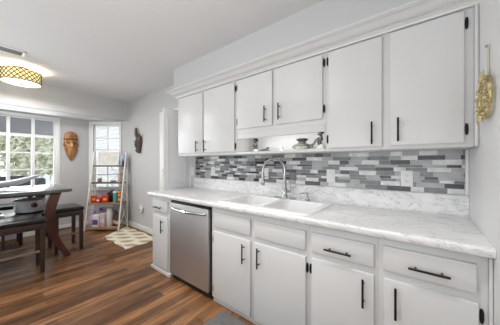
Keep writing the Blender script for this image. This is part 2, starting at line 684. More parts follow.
b = BM()
box(b, -0.02, S0, 0, 0.12, 0, ZH)
box(b, S1, AL, 0, 0.12, 0, ZH)
box(b, S0, S1, 0, 0.12, 0, Q0)
box(b, S0, S1, 0, 0.12, Q1, ZH)
local_struct('wall_bay_right', b, WALL, aw)
wn2 = sroot('window_2', (XB, 1.48, 0))
b = BM()
box(b, S0 - 0.085, S0, -0.018, 0, Q0 - 0.02, Q1 + 0.06, 0.004)
box(b, S1, S1 + 0.045, -0.018, 0, Q0 - 0.02, Q1 + 0.06, 0.004)
box(b, S0, S1, -0.018, 0, Q1, Q1 + 0.06, 0.004)
box(b, S0 - 0.1, S1 + 0.06, -0.04, 0, Q0 - 0.04, Q0 - 0.02, 0.005)
b.transform(aw); obj('window_casing', b, TRIM, wn2)
b = BM()
box(b, S0, S0 + 0.02, 0.02, 0.08, Q0, Q1)
box(b, S1 - 0.02, S1, 0.02, 0.08, Q0, Q1)
box(b, S0, S1, 0.02, 0.08, Q0 - 0.02, Q0 + 0.03)
box(b, S0, S1, 0.02, 0.08, Q1 - 0.03, Q1)
box(b, (S0 + S1) / 2 - 0.012, (S0 + S1) / 2 + 0.012, 0.035, 0.07, Q0, Q1)
for z in (1.80, 1.56, 1.31, 1.04):
    box(b, S0, S1, 0.037, 0.068, z - 0.012, z + 0.012)
b.transform(aw); obj('window_frame', b, TRIM, wn2, sharp=0)
b = BM(); box(b, S0, S1, 0.048, 0.054, Q0, Q1); b.transform(aw); obj('window_pane', b, GLASS, wn2, sharp=0)
aw2 = Matrix.Translation((XH, -2.1, 0)) @ Matrix.Rotation(math.pi - AA, 4, 'Z')
b = BM(); box(b, -0.05, AL + 0.02, -0.12, 0, 0, ZH); local_struct('wall_bay_left', b, WALL, aw2)

# baseboards
b = BM(); box(b, XH, DX0 - 0.09, WY - 0.015, WY, 0, 0.095, 0.004); struct('baseboard_back', b, TRIM)
b = BM(); box(b, XB, XB + 0.015, -1.6, 1.48, 0, 0.095, 0.004); struct('baseboard_bay', b, TRIM)
b = BM(); box(b, 0.01, AL - 0.01, -0.015, 0, 0, 0.095, 0.004); local_struct('baseboard_bay_right', b, TRIM, aw)

# closet door: casing, one closed leaf and one leaf swung open at the end of the counter
dr = sroot('door_1', (DX0, WY, 0))
b = BM()
box(b, DX0 - 0.09, DX0, WY - 0.02, WY + 0.1, 0, DZ + 0.085, 0.005)
box(b, DX1, DX1 + 0.06, WY - 0.02, WY + 0.1, 0, DZ + 0.085, 0.005)
box(b, DX0, DX1, WY - 0.02, WY + 0.1, DZ, DZ + 0.085, 0.005)
obj('door_casing', b, TRIM, dr)


def leaf(bm, wd, ht):
    box(bm, 0, wd, 0, 0.035, 0.012, ht, 0.003)
    for z0, z1 in ((0.15, 0.85), (1.0, ht - 0.13)):
        for a in ((0.055, 0.068, z0, z1), (wd - 0.068, wd - 0.055, z0, z1), (0.055, wd - 0.055, z0, z0 + 0.013), (0.055, wd - 0.055, z1 - 0.013, z1)):
            box(bm, a[0], a[1], -0.006, 0.002, a[2], a[3], 0.002)


b = BM(); leaf(b, 0.345, 2.03)
b.transform(Matrix.Translation((DX0 + 0.005, WY + 0.045, 0)))
obj('door_leaf', b, TRIM, dr)
lo = Matrix.Translation((-2.745, 1.598, 0)) @ Matrix.Rotation(math.atan2(1.975 - 1.598, 0.055), 4, 'Z')
b = BM(); leaf(b, 0.375, 2.03)
b.transform(lo)
lf = obj('door_leaf', b, TRIM, dr)
b = BM(); cyl(b, (-2.757, 1.600, 1.11), (-2.757, 1.600, 1.20), 0.006, n=10)
obj('door_hinge', b, NICKEL, dr)

# crown moulding along the wall cabinets, returning on the left end
prof = [(0.0, 2.128), (0.022, 2.128), (0.027, 2.140), (0.036, 2.146), (0.040, 2.152), (0.040, 2.160), (0.050, 2.163),
        (0.062, 2.170), (0.074, 2.181), (0.083, 2.192), (0.090, 2.196), (0.100, 2.197), (0.106, 2.203), (0.112, 2.206),
        (0.112, 2.217), (0.0, 2.217)]
b = BM()
rows = []
for k in range(3):
    row = []
    for o_, z in prof:
        p = [(-2.535 - o_, WY, z), (-2.535 - o_, 1.685 - o_, z), (XR, 1.685 - o_, z)][k]
        row.append(b.verts.new(p))
    rows.append(row)
for A, B in zip(rows, rows[1:]):
    for i in range(len(prof)):
        j = (i + 1) % len(prof)
        b.faces.new((A[i], A[j], B[j], B[i]))
b.faces.new(rows[0]); b.faces.new(rows[2][::-1])
cr = struct('trim_1', b, WHITE, sharp=30)
b = BM()
x = -2.57
while x < XR - 0.012:
    box(b, x, x + 0.0065, 1.685 - 0.047, 1.685 - 0.036, 2.1525, 2.1605)
    x += 0.0118
obj('dentil_row', b, WHITE, cr, sharp=0)


# ---------------------------------------------------------------- cabinets
def bar_pull(parent, x, y, z, vertical=True, L=0.152, m=BRONZE):
    bm = BM()
    r, so = 0.0058, 0.032
    if vertical:
        cyl(bm, (x, y - so, z - L / 2), (x, y - so, z + L / 2), r, n=12)
        for s in (-1, 1):
            cyl(bm, (x, y, z + s * L * 0.32), (x, y - so, z + s * L * 0.32), 0.0045, n=8)
    else:
        cyl(bm, (x - L / 2, y - so, z), (x + L / 2, y - so, z), r, n=12)
        for s in (-1, 1):
            cyl(bm, (x + s * L * 0.32, y, z), (x + s * L * 0.32, y - so, z), 0.0045, n=8)
    return obj('bar_handle', bm, m, parent)


def hinge(parent, x, yf, z, m=BRONZE, h=0.066):
    bm = BM()
    pts = []
    for i in range(20):
        t = 2 * math.pi * i / 20
        c, s_ = math.cos(t), math.sin(t)
        pts.append((x + 0.0075 * math.copysign(abs(c) ** 0.8, c), z + h / 2 * math.copysign(abs(s_) ** 0.8, s_)))
    prism(bm, pts, 'y', yf - 0.006, yf, 0.0015)
    cyl(bm, (x, yf - 0.006, z - h * 0.42), (x, yf - 0.006, z + h * 0.42), 0.0042, n=10)
    return obj('hinge', bm, m, parent)


def front(cab, name, x0, x1, z0, z1, yf, lip=True):
    bm = BM()
    box(bm, x0, x1, yf, yf + 0.02, z0, z1, 0.006, 3)
    return obj(name, bm, WHITE, cab)


YU, YUF = 1.665, 1.685
# left wall cabinet
cab = thing('wall_cabinet', 'white two-door wall cabinet at the far left end of the run, above the left outlet', 'cabinet', (-2.0, YUF, 1.37))
b = BM(); box(b, -2.53, -1.497, YUF, WY - 0.002, 1.37, 2.15, 0.002); obj('carcass', b, WHITE, cab)
d = front(cab, 'door', -2.510, -2.022, 1.40, 2.118, YU)
bar_pull(d, -2.105, YU, 1.478, L=0.135, m=BRONZE); hinge(d, -2.516, YUF - 0.001, 1.455, PALEH); hinge(d, -2.516, YUF - 0.001, 2.05, PALEH)
d = front(cab, 'door', -2.0, -1.520, 1.40, 2.118, YU)
bar_pull(d, -1.958, YU, 1.478, L=0.135); hinge(d, -1.510, YUF - 0.004, 1.455); hinge(d, -1.510, YUF - 0.004, 2.045)
# short middle cabinet with the open niche below
cab = thing('wall_cabinet', 'white short two-door wall cabinet over the sink with an open niche below', 'cabinet', (-1.04, YUF, 1.37))
b = BM(); box(b, -1.497, -0.582, YUF, WY - 0.002, 1.585, 2.15, 0.002); obj('carcass', b, WHITE, cab)
b = BM(); box(b, -1.495, -0.584, YUF, YUF + 0.02, 1.525, 1.586, 0.003); obj('valance', b, WHITE, cab)
b = BM(); box(b, -1.495, -0.584, YUF, WY - 0.002, 1.37, 1.392, 0.002); obj('niche_shelf', b, WHITE, cab)
b = BM(); box(b, -1.495, -0.584, WY - 0.014, WY - 0.002, 1.392, 1.585); obj('niche_back', b, NICHE, cab)
d = front(cab, 'door', -1.477, -1.060, 1.622, 2.118, YU)
bar_pull(d, -1.125, YU, 1.728, L=0.145); hinge(d, -1.486, YUF - 0.004, 2.05); hinge(d, -1.486, YUF - 0.004, 1.70)
d = front(cab, 'door', -1.028, -0.602, 1.622, 2.118, YU)
bar_pull(d, -0.978, YU, 1.730, L=0.145); hinge(d, -0.593, YUF - 0.004, 2.055); hinge(d, -0.593, YUF - 0.004, 1.70)
# right wall cabinet
cab = thing('wall_cabinet', 'white tall two-door wall cabinet at the right end beside the gold wreath', 'cabinet', (-0.18, YUF, 1.37))
b = BM(); box(b, -0.582, 0.222, YUF, WY - 0.002, 1.37, 2.15, 0.002); obj('carcass', b, WHITE, cab)
b = BM(); box(b, 0.223, XR - 0.001, YUF - 0.022, YUF + 0.05, 1.37, 2.14, 0.007, 3); obj('filler_strip', b, WHITE, cab)
d = front(cab, 'door', -0.557, -0.206, 1.392, 2.118, YU)
bar_pull(d, -0.262, YU, 1.481, L=0.148); hinge(d, -0.566, YUF - 0.004, 2.055); hinge(d, -0.566, YUF - 0.004, 1.462)
d = front(cab, 'door', -0.163, 0.184, 1.392, 2.118, YU)
bar_pull(d, -0.117, YU, 1.490, L=0.148); hinge(d, 0.193, YUF - 0.004, 2.05); hinge(d, 0.193, YUF - 0.004, 1.467)

YD, YDF = 1.36, 1.38
ZT = 0.882


SY0 = 1.358


def base_carcass(cab, x0, x1, toe=True, sink=False):
    bm = BM()
    if sink:
        box(bm, x0, x1, YDF, SY0 + 0.035, 0.045, ZT, 0.002)
        box(bm, x0, x0 + 0.018, SY0 + 0.035, WY - 0.03, 0.045, ZT)
        box(bm, x1 - 0.018, x1, SY0 + 0.035, WY - 0.03, 0.045, ZT)
        box(bm, x0 + 0.018, x1 - 0.018, SY0 + 0.035, WY - 0.03, 0.045, 0.065)
        box(bm, x0 + 0.018, x1 - 0.018, WY - 0.04, WY - 0.03, 0.065, ZT)
    else:
        box(bm, x0, x1, YDF, WY - 0.03, 0.045, ZT, 0.002)
    obj('carcass', bm, WHITE, cab)
    bm = BM()
    if toe:
        box(bm, x0 + 0.012, x1, YDF + 0.010, YDF + 0.03, 0.0, 0.046)
    else:
        box(bm, x0 - 0.008, x1 + 0.005, YD - 0.005, YDF + 0.04, 0.0, 0.040, 0.006)
    obj('toe_kick', bm, WHITE, cab)


cab = thing('base_cabinet', 'white narrow base cabinet with one drawer, left of the dishwasher', 'cabinet', (-2.42, YDF, 0))
base_carcass(cab, -2.615, -2.212, toe=False)
d = front(cab, 'drawer', -2.585, -2.263, 0.705, 0.838, YD); bar_pull(d, -2.44, YD, 0.760, False, 0.15)
d = front(cab, 'door', -2.585, -2.263, 0.055, 0.655, YD); bar_pull(d, -2.345, YD, 0.552, L=0.15)
hinge(d, -2.591, YDF - 0.004, 0.588); hinge(d, -2.591, YDF - 0.004, 0.14)
cab = thing('base_cabinet', 'white wide sink base cabinet with two doors under false drawer fronts', 'cabinet', (-1.06, YDF, 0))
base_carcass(cab, -1.535, -0.587, sink=True)
front(cab, 'drawer_front', -1.500, -1.072, 0.700, 0.832, YD)
front(cab, 'drawer_front', -1.030, -0.606, 0.700, 0.832, YD)
d = front(cab, 'door', -1.500, -1.072, 0.055, 0.662, YD); bar_pull(d, -1.128, YD, 0.555, L=0.155)
hinge(d, -1.508, YDF - 0.004, 0.585); hinge(d, -1.508, YDF - 0.004, 0.13)
d = front(cab, 'door', -1.030, -0.604, 0.055, 0.662, YD); bar_pull(d, -0.980, YD, 0.557, L=0.155)
hinge(d, -0.5965, YDF - 0.004, 0.588); hinge(d, -0.5965, YDF - 0.004, 0.13)
cab = thing('base_cabinet', 'white base cabinet with one drawer and door, directly right of the sink cabinet', 'cabinet', (-0.39, YDF, 0))
base_carcass(cab, -0.587, -0.187)
d = front(cab, 'drawer', -0.567, -0.206, 0.704, 0.832, YD); bar_pull(d, -0.395, YD, 0.752, False, 0.155)
d = front(cab, 'door', -0.564, -0.206, 0.055, 0.666, YD); bar_pull(d, -0.257, YD, 0.560, L=0.155)
hinge(d, -0.573, YDF - 0.004, 0.588); hinge(d, -0.573, YDF - 0.004, 0.13)
cab = thing('base_cabinet', 'white base cabinet at the right end of the counter against the right wall', 'cabinet', (0.02, YDF, 0))
base_carcass(cab, -0.187, 0.225)
b = BM(); box(b, 0.226, XR - 0.001, YDF - 0.012, YDF + 0.04, 0.0, 0.872, 0.004); obj('filler_strip', b, WHITE, cab)
d = front(cab, 'drawer', -0.166, 0.190, 0.706, 0.838, YD); bar_pull(d, 0.024, YD, 0.762, False, 0.155)
d = front(cab, 'door', -0.160, 0.196, 0.055, 0.668, YD); bar_pull(d, -0.106, YD, 0.562, L=0.160)
hinge(d, 0.205, YDF - 0.004, 0.612); hinge(d, 0.205, YDF - 0.004, 0.13)

# dishwasher
dw = thing('dishwasher', 'stainless steel dishwasher under the counter, with an arched bar handle', 'dishwasher', (-1.88, YDF, 0))
b = BM(); box(b, -2.205, -1.545, YDF + 0.01, WY - 0.04, 0.05, 0.872); obj('cabinet_body', b, BLACKP, dw)
b = BM(); box(b, -2.196, -1.560, YD - 0.008, YDF + 0.009, 0.068, 0.846, 0.006, 3); dd = obj('door', b, STEEL, dw)
b = BM(); box(b, -2.196, -1.560, YD + 0.003, YDF + 0.009, 0.849, 0.866, 0.003); obj('control_strip', b, BLACKP, dw)
b = BM(); box(b, -2.19, -1.56, YDF + 0.012, YDF + 0.03, 0.0, 0.064); obj('toe_kick', b, BLACKP, dw)
pts = []
for i in range(17):
    t = i / 16
    pts.append((-2.165 + 0.565 * t, YD - 0.012 - 0.042 * math.sin(math.pi * t) ** 0.6, 0.800 - 0.010 * math.sin(math.pi * t)))
b = BM(); tube(b, pts, 0.0125, 12)
for e in (pts[0], pts[-1]):
    ball(b, (e[0], e[1], e[2]), 0.018)
obj('handle', b, CHROME, dd)

# ---------------------------------------------------------------- worktop, splash, sink
SX0, SX1, SY0, SY1 = -1.470, -0.585, 1.358, 1.925
CF, CT = 1.325, 0.928
ct = thing('countertop', 'white marbled laminate countertop running along the wall over the base cabinets', 'countertop', (-1.2, 1.65, 0.885))


def slab(bm, x0, x1, y0, y1):
    box(bm, x0, x1, y0, y1, CT - 0.045, CT)


b = BM()
cpts = [(SY0 + 0.02, CT - 0.045), (CF + 0.012, CT - 0.045), (CF + 0.004, CT - 0.040), (CF, CT - 0.030), (CF, CT - 0.016)]
for i in range(1, 6):
    t = R(90 * i / 5)
    cpts.append((CF + 0.016 - 0.016 * math.cos(t), CT - 0.016 + 0.016 * math.sin(t)))
cpts.append((SY0 + 0.02, CT))
prism(b, cpts, 'x', -2.645, XR - 0.001)
slab(b, -2.645, SX0 + 0.02, SY0 + 0.02, WY - 0.001)
slab(b, SX1 - 0.02, XR - 0.001, SY0 + 0.02, WY - 0.001)
slab(b, SX0 + 0.02, SX1 - 0.02, SY1 - 0.02, WY - 0.001)
obj('worktop', b, MARBLE, ct, sharp=30)
b = BM()
spr = [(WY - 0.001, CT), (WY - 0.045, CT)]
for i in range(1, 5):
    t = R(90 * i / 4)
    spr.append((WY - 0.045 + 0.022 * math.sin(t), CT + 0.022 - 0.022 * math.cos(t)))
spr += [(WY - 0.023, 1.052), (WY - 0.020, 1.064), (WY - 0.014, 1.070), (WY - 0.001, 1.070)]
prism(b, spr, 'x', -2.575, XR - 0.001)
obj('backsplash', b, MARBLE, ct, sharp=30)

# mosaic tile band
tb = thing('tile_backsplash', 'grey and white linear mosaic tile band between counter and wall cabinets', 'backsplash', (-1.2, WY, 1.072))
TX0, TX1, TZ0, TZ1 = -2.567, 0.222, 1.072, 1.368
b = BM(); box(b, TX0, TX1, WY - 0.006, WY - 0.0005, TZ0, TZ1); obj('grout_bed', b, GROUT, tb, sharp=0)
rng = random.Random(12)
b = BM()
nrow = 11
hts = [0.034, 0.031, 0.019, 0.021, 0.032, 0.028, 0.019, 0.033, 0.030, 0.031]
k_ = (TZ1 - TZ0) / sum(hts)
ys = [TZ0]
for h_ in hts:
    ys.append(ys[-1] + h_ * k_)
prev_row = []
for r_ in range(len(hts)):
    this_row = []
    x = TX0 - rng.uniform(0, 0.1)
    last = -1
    while x < TX1:
        wd = rng.choice((0.075, 0.10, 0.125, 0.15, 0.15))
        above = [q for (u0, u1, q) in prev_row if u0 < x + wd * 0.75 and u1 > x + wd * 0.25]
        k = last
        while k == last or (k in above and k in (0, 3) and rng.random() < 0.92):
            k = rng.choices((0, 1, 2, 3), (0.22, 0.29, 0.24, 0.25))[0]
        last = k
        this_row.append((x, x + wd, k))
        a, c_ = max(x, TX0) + 0.0009, min(x + wd, TX1) - 0.0009
        if c_ - a > 0.004:
            box(b, a, c_, WY - 0.009, WY - 0.005, ys[r_] + 0.0009, ys[r_ + 1] - 0.0009, mi=k)
        x += wd
    prev_row = this_row
obj('mosaic_tiles', b, [T_DARK, T_MID, T_LIGHT, T_WHITE], tb, sharp=0)
b = BM(); box(b, 0.2225, XR - 0.001, WY - 0.014, WY - 0.0005, TZ0, TZ1, 0.003); obj('edge_trim', b, TRIM, tb)

# sink
sk = thing('kitchen_sink', 'white double-bowl drop-in sink set into the marbled countertop', 'sink', (-1.0, 1.65, CT))
b = BM()
zt = CT + 0.012
mid = -1.028
bowls = [(SX0 + 0.045, mid - 0.022, SY0 + 0.05, SY1 - 0.105), (mid + 0.022, SX1 - 0.045, SY0 + 0.05, SY1 - 0.105)]


def loop(bm, pts, z):
    vs = [bm.verts.new((p[0], p[1], z)) for p in pts]
    es = [bm.edges.new((vs[i], vs[(i + 1) % len(vs)])) for i in range(len(vs))]
    return vs, es


outer, oe = loop(b, rrect(SX0 + 0.006, SX1 - 0.006, SY0 + 0.006, SY1 - 0.006, 0.045), zt)
edges = list(oe)
inn = []
for (x0, x1, y0, y1) in bowls:
    vs, es = loop(b, rrect(x0, x1, y0, y1, 0.06), zt)
    inn.append(vs); edges += es
bmesh.ops.triangle_fill(b, edges=edges, use_beauty=True)
lowv = [b.verts.new((p[0], p[1], CT + 0.001)) for p in rrect(SX0, SX1, SY0, SY1, 0.05)]
for i in range(len(outer)):
    j = (i + 1) % len(outer)
    b.faces.new((outer[i], outer[j], lowv[j], lowv[i]))
for vs, (x0, x1, y0, y1) in zip(inn, bowls):
    prev = vs
    for ins, z, rr in ((0.006, zt - 0.010, 0.06), (0.012, CT - 0.12, 0.06), (0.03, CT - 0.165, 0.07), (0.06, CT - 0.18, 0.06)):
        cur = [b.verts.new((p[0], p[1], z)) for p in rrect(x0 + ins, x1 - ins, y0 + ins, y1 - ins, rr)]
        for i in range(len(cur)):
            j = (i + 1) % len(cur)
            b.faces.new((prev[i], prev[j], cur[j], cur[i]))
        prev = cur
    b.faces.new(prev)
obj('sink_body', b, SINKW, sk)
for (x0, x1, y0, y1) in bowls:
    b = BM(); lathe(b, [(0, 0.004), (0.028, 0.004), (0.042, 0.003), (0.045, 0.0)], ((x0 + x1) / 2, (y0 + y1) / 2, CT - 0.1798), 20)
    obj('drain', b, NICKEL, sk)

# faucet on the rear deck of the sink
FX, FY, FZ = -1.045, SY1 - 0.052, zt
fc = thing('kitchen_faucet', 'tall brushed nickel pull-down faucet arching over the sink, behind its bowls', 'faucet', (FX, FY, FZ))
b = BM(); prism(b, [(p[0], p[1]) for p in rrect(FX - 0.125, FX + 0.125, FY - 0.028, FY + 0.028, 0.027)], 'z', FZ, FZ + 0.008, 0.002); obj('deck_plate', b, NICKEL, fc)
b = BM(); lathe(b, [(0.030, 0.008), (0.030, 0.014), (0.026, 0.022), (0.023, 0.05), (0.022, 0.10), (0.019, 0.105), (0.017, 0.17), (0.0145, 0.18), (0.0135, 0.235)], (FX, FY, FZ), 20); obj('column', b, NICKEL, fc)
pts = []
AX, AY = -0.86, -0.51    # direction the spout swings to (left and forward)
ar, az = 0.105, 0.272
for i in range(4):
    pts.append((FX, FY, FZ + 0.228 + 0.014 * i))
for i in range(0, 15):
    t = R(180 * i / 14)
    r2 = ar - ar * math.cos(t)
    pts.append((FX + AX * r2, FY + AY * r2, FZ + az + ar * 1.05 * math.sin(t)))
pts.append((FX + AX * 2 * ar, FY + AY * 2 * ar, FZ + az - 0.03))
b = BM(); tube(b, pts, 0.0105, 12); obj('spout_arch', b, NICKEL, fc)
hx, hy = FX + AX * 2 * ar, FY + AY * 2 * ar
b = BM(); lathe(b, [(0.011, 0.0), (0.0135, -0.01), (0.0135, -0.07), (0.018, -0.085), (0.0185, -0.125), (0.015, -0.13)][::-1], (hx, hy, FZ + az - 0.02), 18); obj('spray_head', b, NICKEL, fc)
b = BM(); cyl(b, (FX, FY, FZ + 0.20), (hx + 0.012, hy + 0.008, FZ + 0.205), 0.005, n=8); cyl(b, (hx - 0.02, hy, FZ + 0.205), (hx + 0.02, hy, FZ + 0.205), 0.006, n=8); obj('docking_arm', b, NICKEL, fc)
b = BM(); cyl(b, (FX, FY, FZ + 0.072), (FX + 0.062, FY - 0.01, FZ + 0.072), 0.015, 0.013, n=16)
tube(b, [(FX + 0.055, FY - 0.01, FZ + 0.072), (FX + 0.066, FY - 0.012, FZ + 0.10), (FX + 0.07, FY - 0.013, FZ + 0.165)], [0.009, 0.007, 0.006], 10); obj('lever_handle', b, NICKEL, fc)
sd = thing('soap_dispenser', 'small nickel soap pump on the sink deck, right of the tall faucet', 'soap dispenser', (-0.815, FY + 0.004, FZ))
b = BM(); lathe(b, [(0.024, 0.0), (0.024, 0.006), (0.017, 0.012), (0.016, 0.032), (0.009, 0.036), (0.009, 0.055), (0.014, 0.058), (0.014, 0.070), (0.008, 0.074)], (-0.815, FY + 0.004, FZ), 18); obj('pump_body', b, NICKEL, sd)
b = BM(); tube(b, [(-0.815, FY + 0.004, FZ + 0.064), (-0.85, FY - 0.012, FZ + 0.066), (-0.882, FY - 0.026, FZ + 0.058)], [0.008, 0.007, 0.005], 10); obj('nozzle', b, NICKEL, sd)


# ---------------------------------------------------------------- outlets and switches
def wall_plate(name, label, x, z, kind, y=WY - 0.009, w_=0.075, h_=0.118):
    cat = 'outlet' if kind == 'outlet' else 'switch'
    t = thing(name, label, cat, (x, y, z))
    bm = BM(); box(bm, x - w_ / 2, x + w_ / 2, y - 0.006, y, z - h_ / 2, z + h_ / 2, 0.003, 2); obj('plate', bm, PLATE, t)
    if kind == 'outlet':
        for s in (-1, 1):
            bm = BM(); prism(bm, [(p[0], p[1]) for p in rrect(x - 0.017, x + 0.017, z + s * 0.021 - 0.014, z + s * 0.021 + 0.014, 0.012)], 'y', y - 0.0085, y - 0.005); sck = obj('socket', bm, PLATE, t)
            bm = BM()
            for q in (-1, 1):
                box(bm, x + q * 0.0065 - 0.0018, x + q * 0.0065 + 0.0018, y - 0.0090, y - 0.0080, z + s * 0.021 - 0.001, z + s * 0.021 + 0.007)
            box(bm, x - 0.002, x + 0.002, y - 0.0090, y - 0.0080, z + s * 0.021 - 0.009, z + s * 0.021 - 0.005)
            obj('slots', bm, SLOT, sck, sharp=0)
    else:
        bm = BM(); box(bm, x - 0.016, x + 0.016, y - 0.011, y - 0.005, z - 0.033, z + 0.033, 0.003); obj('rocker', bm, PLATE, t)
    return t


wall_plate('wall_outlet', 'white outlet on the mosaic tile, left of the sink below the left cabinet', -2.19, 1.175, 'outlet')
wall_plate('wall_outlet', 'white duplex outlet on the mosaic tile, nearest the right wall', -0.088, 1.166, 'outlet')
wall_plate('light_switch', 'white switch plate on the mosaic tile, right of the soap pump', -0.642, 1.166, 'switch')
wall_plate('light_switch', 'white switch plate on the tile directly behind the faucet spout', -1.345, 1.166, 'switch', w_=0.07)
wall_plate('light_switch', 'white switch on the bare grey wall strip left of the tile', -2.650, 1.165, 'switch', y=WY - 0.0005)
wall_plate('wall_outlet', 'white outlet low on the grey dining wall, above the rug', -4.235, 0.43, 'outlet', y=WY - 0.0005)
pg = thing('plug_in_freshener', 'round white plug-in device on the low dining wall outlet', 'plug-in', (-4.17, WY - 0.009, 0.40))
b = BM(); prism(b, [(-4.165 + 0.05 * math.cos(t), 0.40 + 0.05 * math.sin(t)) for t in [2 * math.pi * i / 24 for i in range(24)]], 'y', WY - 0.055, WY - 0.0095, 0.01); obj('casing', b, PLATE, pg)
b = BM(); prism(b, [(-4.165 + 0.026 * math.cos(t), 0.40 + 0.026 * math.sin(t)) for t in [2 * math.pi * i / 20 for i in range(20)]], 'y', WY - 0.059, WY - 0.054); obj('vent_disc', b, VENTG, pg)

# ---------------------------------------------------------------- niche light and ornaments
nl = thing('under_cabinet_light', 'slim white strip light fixed under the short cabinet, inside the niche', 'light', (-1.04, 1.78, 1.585))
b = BM(); box(b, -1.42, -0.66, 1.708, 1.742, 1.566, 1.584, 0.003); obj('housing', b, TRIM, nl)
b = BM(); box(b, -1.41, -0.67, 1.712, 1.738, 1.563, 1.567); obj('diffuser', b, DOME, nl)
l_ = area_light('strip_lamp', (-1.04, 1.725, 1.560), (R(35), 0, 0), 0.74, 0.03, 0.72, (1, 0.99, 0.97))

NS = 1.392
st = thing('figurine', 'dark patina standing figurine with an ivory foot, left end of the niche', 'figurine', (-1.385, 1.86, NS))
b = BM(); lathe(b, [(0.030, 0), (0.032, 0.008), (0.026, 0.03), (0.018, 0.036)], (-1.385, 1.86, NS), 18); obj('foot', b, IVORY, st)
b = BM(); lathe(b, [(0.020, 0.03), (0.024, 0.045), (0.017, 0.060), (0.022, 0.078), (0.016, 0.095), (0.010, 0.104)], (-1.385, 1.86, NS), 14, 1.0, 0.8)
tube(b, [(-1.405, 1.855, NS + 0.09), (-1.412, 1.84, NS + 0.068), (-1.390, 1.832, NS + 0.06)], [0.007, 0.006, 0.005], 8)
tube(b, [(-1.366, 1.855, NS + 0.09), (-1.358, 1.84, NS + 0.066), (-1.380, 1.832, NS + 0.058)], [0.007, 0.006, 0.005], 8)
obj('body', b, PEWTER, st)
b = BM(); ball(b, (-1.385, 1.858, NS + 0.124), 0.023, 1, 0.95, 1.05); obj('head', b, PEWTER, st)
b = BM(); lathe(b, [(0.021, 0.118), (0.027, 0.124), (0.024, 0.138), (0.012, 0.150), (0, 0.152)], (-1.385, 1.862, NS), 14); obj('hair', b, BLACKP, st)
an = thing('animal_figurine', 'low grey reclining animal figurine beside the dark patina figurine', 'figurine', (-1.27, 1.86, NS))
b = BM()
tube(b, [(-1.335, 1.86, NS + 0.014), (-1.30, 1.86, NS + 0.017), (-1.262, 1.855, NS + 0.019), (-1.238, 1.85, NS + 0.028), (-1.228, 1.848, NS + 0.036)], [0.008, 0.014, 0.0165, 0.011, 0.009], 12)
ball(b, (-1.222, 1.846, NS + 0.040), 0.013, 1.25, 0.9, 0.9)
tube(b, [(-1.218, 1.84, NS + 0.018), (-1.20, 1.835, NS + 0.010), (-1.178, 1.832, NS + 0.007)], [0.007, 0.006, 0.005], 8)
tube(b, [(-1.33, 1.86, NS + 0.012), (-1.345, 1.845, NS + 0.010), (-1.335, 1.825, NS + 0.006)], [0.006, 0.005, 0.003], 8)
obj('body', b, PEWTER, an)
sp = single('pepper_mill', 'tiny chrome pepper mill standing in the middle of the niche', 'pepper mill', BM(), CHROME, (-1.035, 1.80, NS))
b = BM(); lathe(b, [(0.018, 0), (0.018, 0.006), (0.008, 0.012), (0.007, 0.034), (0.010, 0.040), (0.006, 0.048), (0.0, 0.052)], (0, 0, 0), 16)
for v in b.verts: pass
b.to_mesh(sp.data); b.free()
for p in sp.data.polygons: p.use_smooth = True
tu = thing('lidded_tureen', 'pewter lidded tureen with a pale green bowl, right half of the niche', 'tureen', (-0.845, 1.83, NS))
b = BM(); lathe(b, [(0.036, 0), (0.046, 0.006), (0.060, 0.026), (0.064, 0.036), (0.060, 0.040)], (-0.845, 1.83, NS), 24); obj('bowl', b, PALEGREEN, tu)
b = BM(); lathe(b, [(0.070, 0.036), (0.074, 0.040), (0.066, 0.054), (0.046, 0.062), (0.034, 0.068), (0.032, 0.082), (0.050, 0.094), (0.054, 0.100), (0.040, 0.108), (0.0, 0.112)], (-0.845, 1.83, NS), 24); obj('lid', b, PEWTER, tu)
b = BM(); tube(b, [(-0.775, 1.83, NS + 0.042), (-0.752, 1.83, NS + 0.050), (-0.748, 1.83, NS + 0.030), (-0.780, 1.83, NS + 0.020)], 0.007, 8); obj('handle', b, PEWTER, tu)
b = BM(); tube(b, [(-0.912, 1.83, NS + 0.040), (-0.935, 1.83, NS + 0.046), (-0.938, 1.83, NS + 0.030), (-0.908, 1.83, NS + 0.02)], 0.006, 8); obj('handle', b, PEWTER, tu)
kn = thing('figurine', 'tall dark kneeling figurine with an ivory robe, right end of the niche', 'figurine', (-0.685, 1.86, NS))
b = BM(); lathe(b, [(0.034, 0), (0.036, 0.01), (0.030, 0.034), (0.022, 0.048), (0.012, 0.056)], (-0.685, 1.86, NS), 18, 1, 0.85); obj('robe', b, IVORY, kn)
b = BM(); tube(b, [(-0.69, 1.86, NS + 0.045), (-0.70, 1.86, NS + 0.072), (-0.684, 1.858, NS + 0.10), (-0.680, 1.855, NS + 0.128)], [0.020, 0.019, 0.020, 0.010], 12)
tube(b, [(-0.700, 1.85, NS + 0.105), (-0.722, 1.835, NS + 0.085), (-0.728, 1.825, NS + 0.062), (-0.74, 1.815, NS + 0.045)], [0.009, 0.008, 0.008, 0.012], 8); obj('body', b, PEWTER, kn)
b = BM(); ball(b, (-0.688, 1.852, NS + 0.143), 0.019, 1.1, 1, 1.1); obj('head', b, PEWTER, kn)
b = BM(); ball(b, (-0.678, 1.857, NS + 0.152), 0.018, 1.2, 1, 0.8); obj('hair', b, BLACKP, kn)

